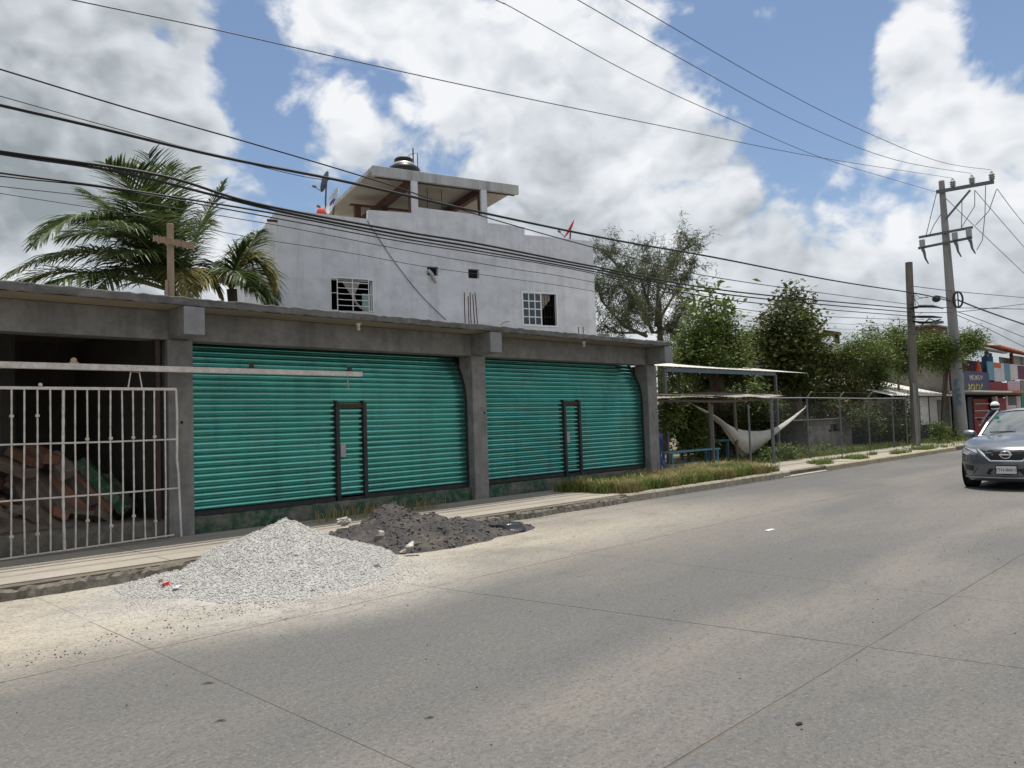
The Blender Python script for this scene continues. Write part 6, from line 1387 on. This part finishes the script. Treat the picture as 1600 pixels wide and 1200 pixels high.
# details laid on the nose surface
def patch(poly, off, mat, name, parent=car, thick=.01, sub=3):
    bm = bmesh.new(); f = bm.faces.new([bm.verts.new((0, y, z)) for y, z in poly]); bmesh.ops.triangulate(bm, faces=[f])
    bmesh.ops.subdivide_edges(bm, edges=bm.edges[:], cuts=sub, use_grid_fill=True)
    for v in bm.verts: v.co.x = nose(v.co.y, v.co.z) + off
    ext = bmesh.ops.extrude_face_region(bm, geom=bm.faces[:]); 
    for e in ext['geom']:
        if isinstance(e, bmesh.types.BMVert): e.co.x -= thick + .02
    bmesh.ops.recalc_face_normals(bm, faces=bm.faces); me = bpy.data.meshes.new(name); bm.to_mesh(me); bm.free()
    for p in me.polygons: p.use_smooth = False
    return link(name, me, mat, parent)
gr_ = patch([(-.47, .775), (.47, .775), (.37, .69), (.24, .575), (-.24, .575), (-.37, .69)], .006, M['black'], 'grille')
for k in range(5):
    z = .60 + k * .035; h = np.interp(z, [.575, .69, .775], [.24, .37, .47]) - .04
    MB().tube([(nose(y, z) + .012, y, z) for y in np.linspace(-h, h, 11)], .005, 4).build('grille_bar', M['dark_steel'], gr_)
def strip_tube(pts, r, name, mat, par=car):
    f = []
    for a, b in zip(pts[:-1], pts[1:]):
        for k in range(6): f.append((a[0] + (b[0] - a[0]) * k / 6, a[1] + (b[1] - a[1]) * k / 6))
    f.append(pts[-1]); return MB().tube([(nose(y, z) + .014, y, z) for y, z in f], r, 7).build(name, mat, par, smooth=True)
strip_tube([(-.50, .775), (-.40, .69), (-.26, .565), (.26, .565), (.40, .69), (.50, .775)], .017, 'grille_trim', M['chrome'])
for sg in (-1, 1):
    patch([(sg * .54, .775), (sg * .80, .80), (sg * .865, .785), (sg * .84, .70), (sg * .70, .665), (sg * .50, .685)][::sg], .008, M['lamp'], 'headlight')
    strip_tube([(sg * .845, .70), (sg * .72, .668), (sg * .64, .70), (sg * .52, .69)], .012, 'lamp_trim', M['chrome'])
    strip_tube([(sg * .80, .80), (sg * .62, .745), (sg * .50, .70)], .012, 'lamp_trim', M['chrome'])
    patch([(sg * .58, .46), (sg * .80, .48), (sg * .78, .37), (sg * .60, .36)][::sg], .003, M['black'], 'fog_lamp_recess')
patch([(-.52, .42), (.52, .42), (.62, .30), (-.62, .30)], .004, M['black'], 'lower_intake')
strip_tube([(-.80, .235), (-.4, .245), (.4, .245), (.80, .235)], .016, 'bumper_lip', M['galv'])
em = MB().tube([(nose(0, .69) + .03, .085 * math.cos(a), .685 + .07 * math.sin(a)) for a in np.linspace(0, 2 * math.pi, 25)], .012, 6, caps=False); em.box(nose(0, .69) + .02, nose(0, .69) + .042, -.105, .105, .672, .698); em.build('badge', M['chrome'], car, smooth=True)
pl = MB().box(nose(.15, .40) + .012, nose(0, .40) + .03, -.165, .165, .33, .47).build('number_plate', M['plate'], car)
MB().box(nose(.15, .40) + .008, nose(0, .40) + .0295, -.18, .18, .315, .485).build('plate_holder', M['black'], car)
def txt(body, size, loc, par, mat):
    cu_ = bpy.data.curves.new('lettering', 'FONT'); cu_.body = body; cu_.size = size; cu_.align_x = 'CENTER'; cu_.align_y = 'CENTER'; cu_.extrude = .001
    o = bpy.data.objects.new('tmp', cu_); COL.objects.link(o); dg = bpy.context.evaluated_depsgraph_get(); me = bpy.data.meshes.new_from_object(o.evaluated_get(dg)); bpy.data.objects.remove(o)
    me.materials.clear(); l = link('lettering', me, mat, par); l.rotation_euler = (math.pi / 2, 0, math.pi / 2); l.location = loc; return l
txt('YTH-868-C', .075, (nose(0, .40) + .0315, 0, .398), pl, M['f_navy'])
MB().box(.30, .31, -.55, -.47, 1.30, 1.36).build('permit_sticker', M['f_bright'], car).location = (.10, -.02, .03)
MB().tube([(.93, -.55, 1.075), (.90, -.1, 1.085)], .011, 5).build('wiper', M['black'], car); MB().tube([(.95, .05, 1.085), (.92, .5, 1.08)], .011, 5).build('wiper', M['black'], car)
MB().box(-1.9, 1.75, -.74, .74, .19, .6).build('underbody', M['void'], car)
MB().box(-1.7, .9, -.66, .66, .6, .98).build('cabin_floor', M['void'], car)
for sg, s2 in ((-.52, -.2), (.2, .52)):
    MB().box(-.35, -.2, sg, s2, .95, 1.30).build('seat', M['void'], car, bevel=.03)
for x in (1.42, -1.32):
    for sg in (-1, 1):
        wl = MB().lathe([(.20, -.10), (.30, -.105), (.325, -.08), (.325, .08), (.30, .105), (.20, .10)], (x, sg * .79, .325), 26, Matrix.Rotation(math.pi / 2, 3, 'X')).build('wheel', M['tyre'], car, smooth=True)
        rm = MB().lathe([(.205, -.04), (.20, .0), (.06, .03 * 0 + .0), (.05, .015)], (x, sg * .885, .325), 20, Matrix.Rotation(-sg * math.pi / 2, 3, 'X')).build('rim', M['galv'], wl, smooth=True)
        MB().lathe([(.37, -.004), (.37, .002), (.05, .002)], (x, sg * .884, .33), 22, Matrix.Rotation(-sg * math.pi / 2, 3, 'X')).build('wheel_arch', M['void'], car)

# ------------------------------------------------------------------ motorcyclist behind the car
mp0 = onX(1554, 640, 29.0); MX, MY = 29.0, mp0.y
bike = thing('motorcycle', 'dark motorcycle following behind the grey car', 'motorcycle', loc=(MX, MY, 0)); bike.rotation_euler = (0, 0, math.pi)
for x in (.65, -.65): w_ = MB().lathe([(.20, -.04), (.29, -.05), (.305, 0), (.29, .05), (.20, .04)], (x, 0, .305), 22, Matrix.Rotation(math.pi / 2, 3, 'X')).build('wheel', M['tyre'], bike, smooth=True)
MB().tube([(.65, -.09, .3), (.48, -.09, .95)], .025, 6).build('fork', M['galv'], bike); MB().tube([(.65, .09, .3), (.48, .09, .95)], .025, 6).build('fork', M['galv'], bike)
MB().tube([(.40, 0, .62), (.30, 0, .86), (.05, 0, .84), (-.2, 0, .76)], [.06, .15, .14, .08], 10).build('tank', M['f_red'], bike, smooth=True)
MB().box(-.75, -.15, -.13, .13, .74, .82).build('seat', M['black'], bike, bevel=.03); MB().box(-.25, .3, -.14, .14, .3, .62).build('engine', M['dark_steel'], bike, bevel=.04)
MB().bar((-.65, .1, .31), (0, .1, .4), .05).build('swing_arm', M['dark_steel'], bike)
MB().tube([(.38, -.38, 1.02), (.46, -.15, 1.0), (.48, 0, .98), (.46, .15, 1.0), (.38, .38, 1.02)], .015, 6).build('handlebar', M['dark_steel'], bike)
MB().lathe([(.03, -.05), (.09, 0), (.085, .04), (.02, .05)], (.60, 0, .86), 14, Matrix.Rotation(math.pi / 2, 3, 'Y')).build('headlight', M['lamp'], bike, smooth=True)
for sg in (-1, 1):
    m_ = MB().tube([(.42, sg * .28, 1.02), (.44, sg * .36, 1.2)], .009, 5); m_.box(.42, .45, sg * .36 - .06, sg * .36 + .06, 1.19, 1.27); m_.build('mirror', M['black'], bike)
def rider():
    J = {'pel': (-.32, 0, .90, .16), 'sp': (-.26, 0, 1.12, .155), 'ch': (-.18, 0, 1.34, .165), 'nk': (-.13, 0, 1.50, .06), 'hd': (-.10, 0, 1.58, .07)}
    E_ = [('pel', 'sp'), ('sp', 'ch'), ('ch', 'nk'), ('nk', 'hd')]
    for s, g in ((-1, 'l'), (1, 'r')):
        J.update({g + 'sh': (-.15, s * .19, 1.42, .075), g + 'el': (.08, s * .29, 1.20, .05), g + 'wr': (.34, s * .32, 1.06, .036), g + 'ha': (.40, s * .33, 1.035, .04), g + 'hp': (-.30, s * .12, .88, .105), g + 'kn': (.12, s * .20, .74, .075), g + 'an': (-.06, s * .19, .34, .05), g + 'to': (.10, s * .19, .29, .045)})
        E_ += [('ch', g + 'sh'), (g + 'sh', g + 'el'), (g + 'el', g + 'wr'), (g + 'wr', g + 'ha'), ('pel', g + 'hp'), (g + 'hp', g + 'kn'), (g + 'kn', g + 'an'), (g + 'an', g + 'to')]
    ks = list(J); me = bpy.data.meshes.new('body'); me.from_pydata([J[k][:3] for k in ks], [(ks.index(a), ks.index(b)) for a, b in E_], []); me.update()
    r = thing('person', 'rider in a white helmet on the motorcycle behind the car', 'person', loc=(MX, MY, 0)); r.rotation_euler = (0, 0, math.pi)
    o = link('body', me, M['f_navy'], r); md = o.modifiers.new('skin', 'SKIN')
    for i, k in enumerate(ks): me.skin_vertices[0].data[i].radius = (J[k][3], J[k][3])
    me.skin_vertices[0].data[0].use_root = True
    s_ = o.modifiers.new('sub', 'SUBSURF'); s_.levels = 2; s_.render_levels = 2
    MB().lathe([(.04, -.13), (.115, -.10), (.135, -.02), (.125, .07), (.08, .13), (.01, .15)], (-.08, 0, 1.64), 18).build('helmet', M['white_paint'], r, smooth=True)
    MB().lathe([(.12, -.06), (.137, -.02), (.132, .03), (.12, .035)], (-.072, 0, 1.63), 18).build('visor', M['black'], r, smooth=True)
    skin = material('skin', (.32, .18, .11), None, rough=.6)
    for s in (-1, 1):
        m_ = MB()
        for k in range(4): m_.tube([(.40, s * (.31 + k * .02), 1.05), (.445, s * (.31 + k * .02), 1.035), (.45, s * (.31 + k * .02), 1.0)], .0095, 5)
        m_.tube([(.38, s * .30, 1.03), (.42, s * .295, 1.0)], .011, 5); m_.build('hand', skin, r)
rider()
#END
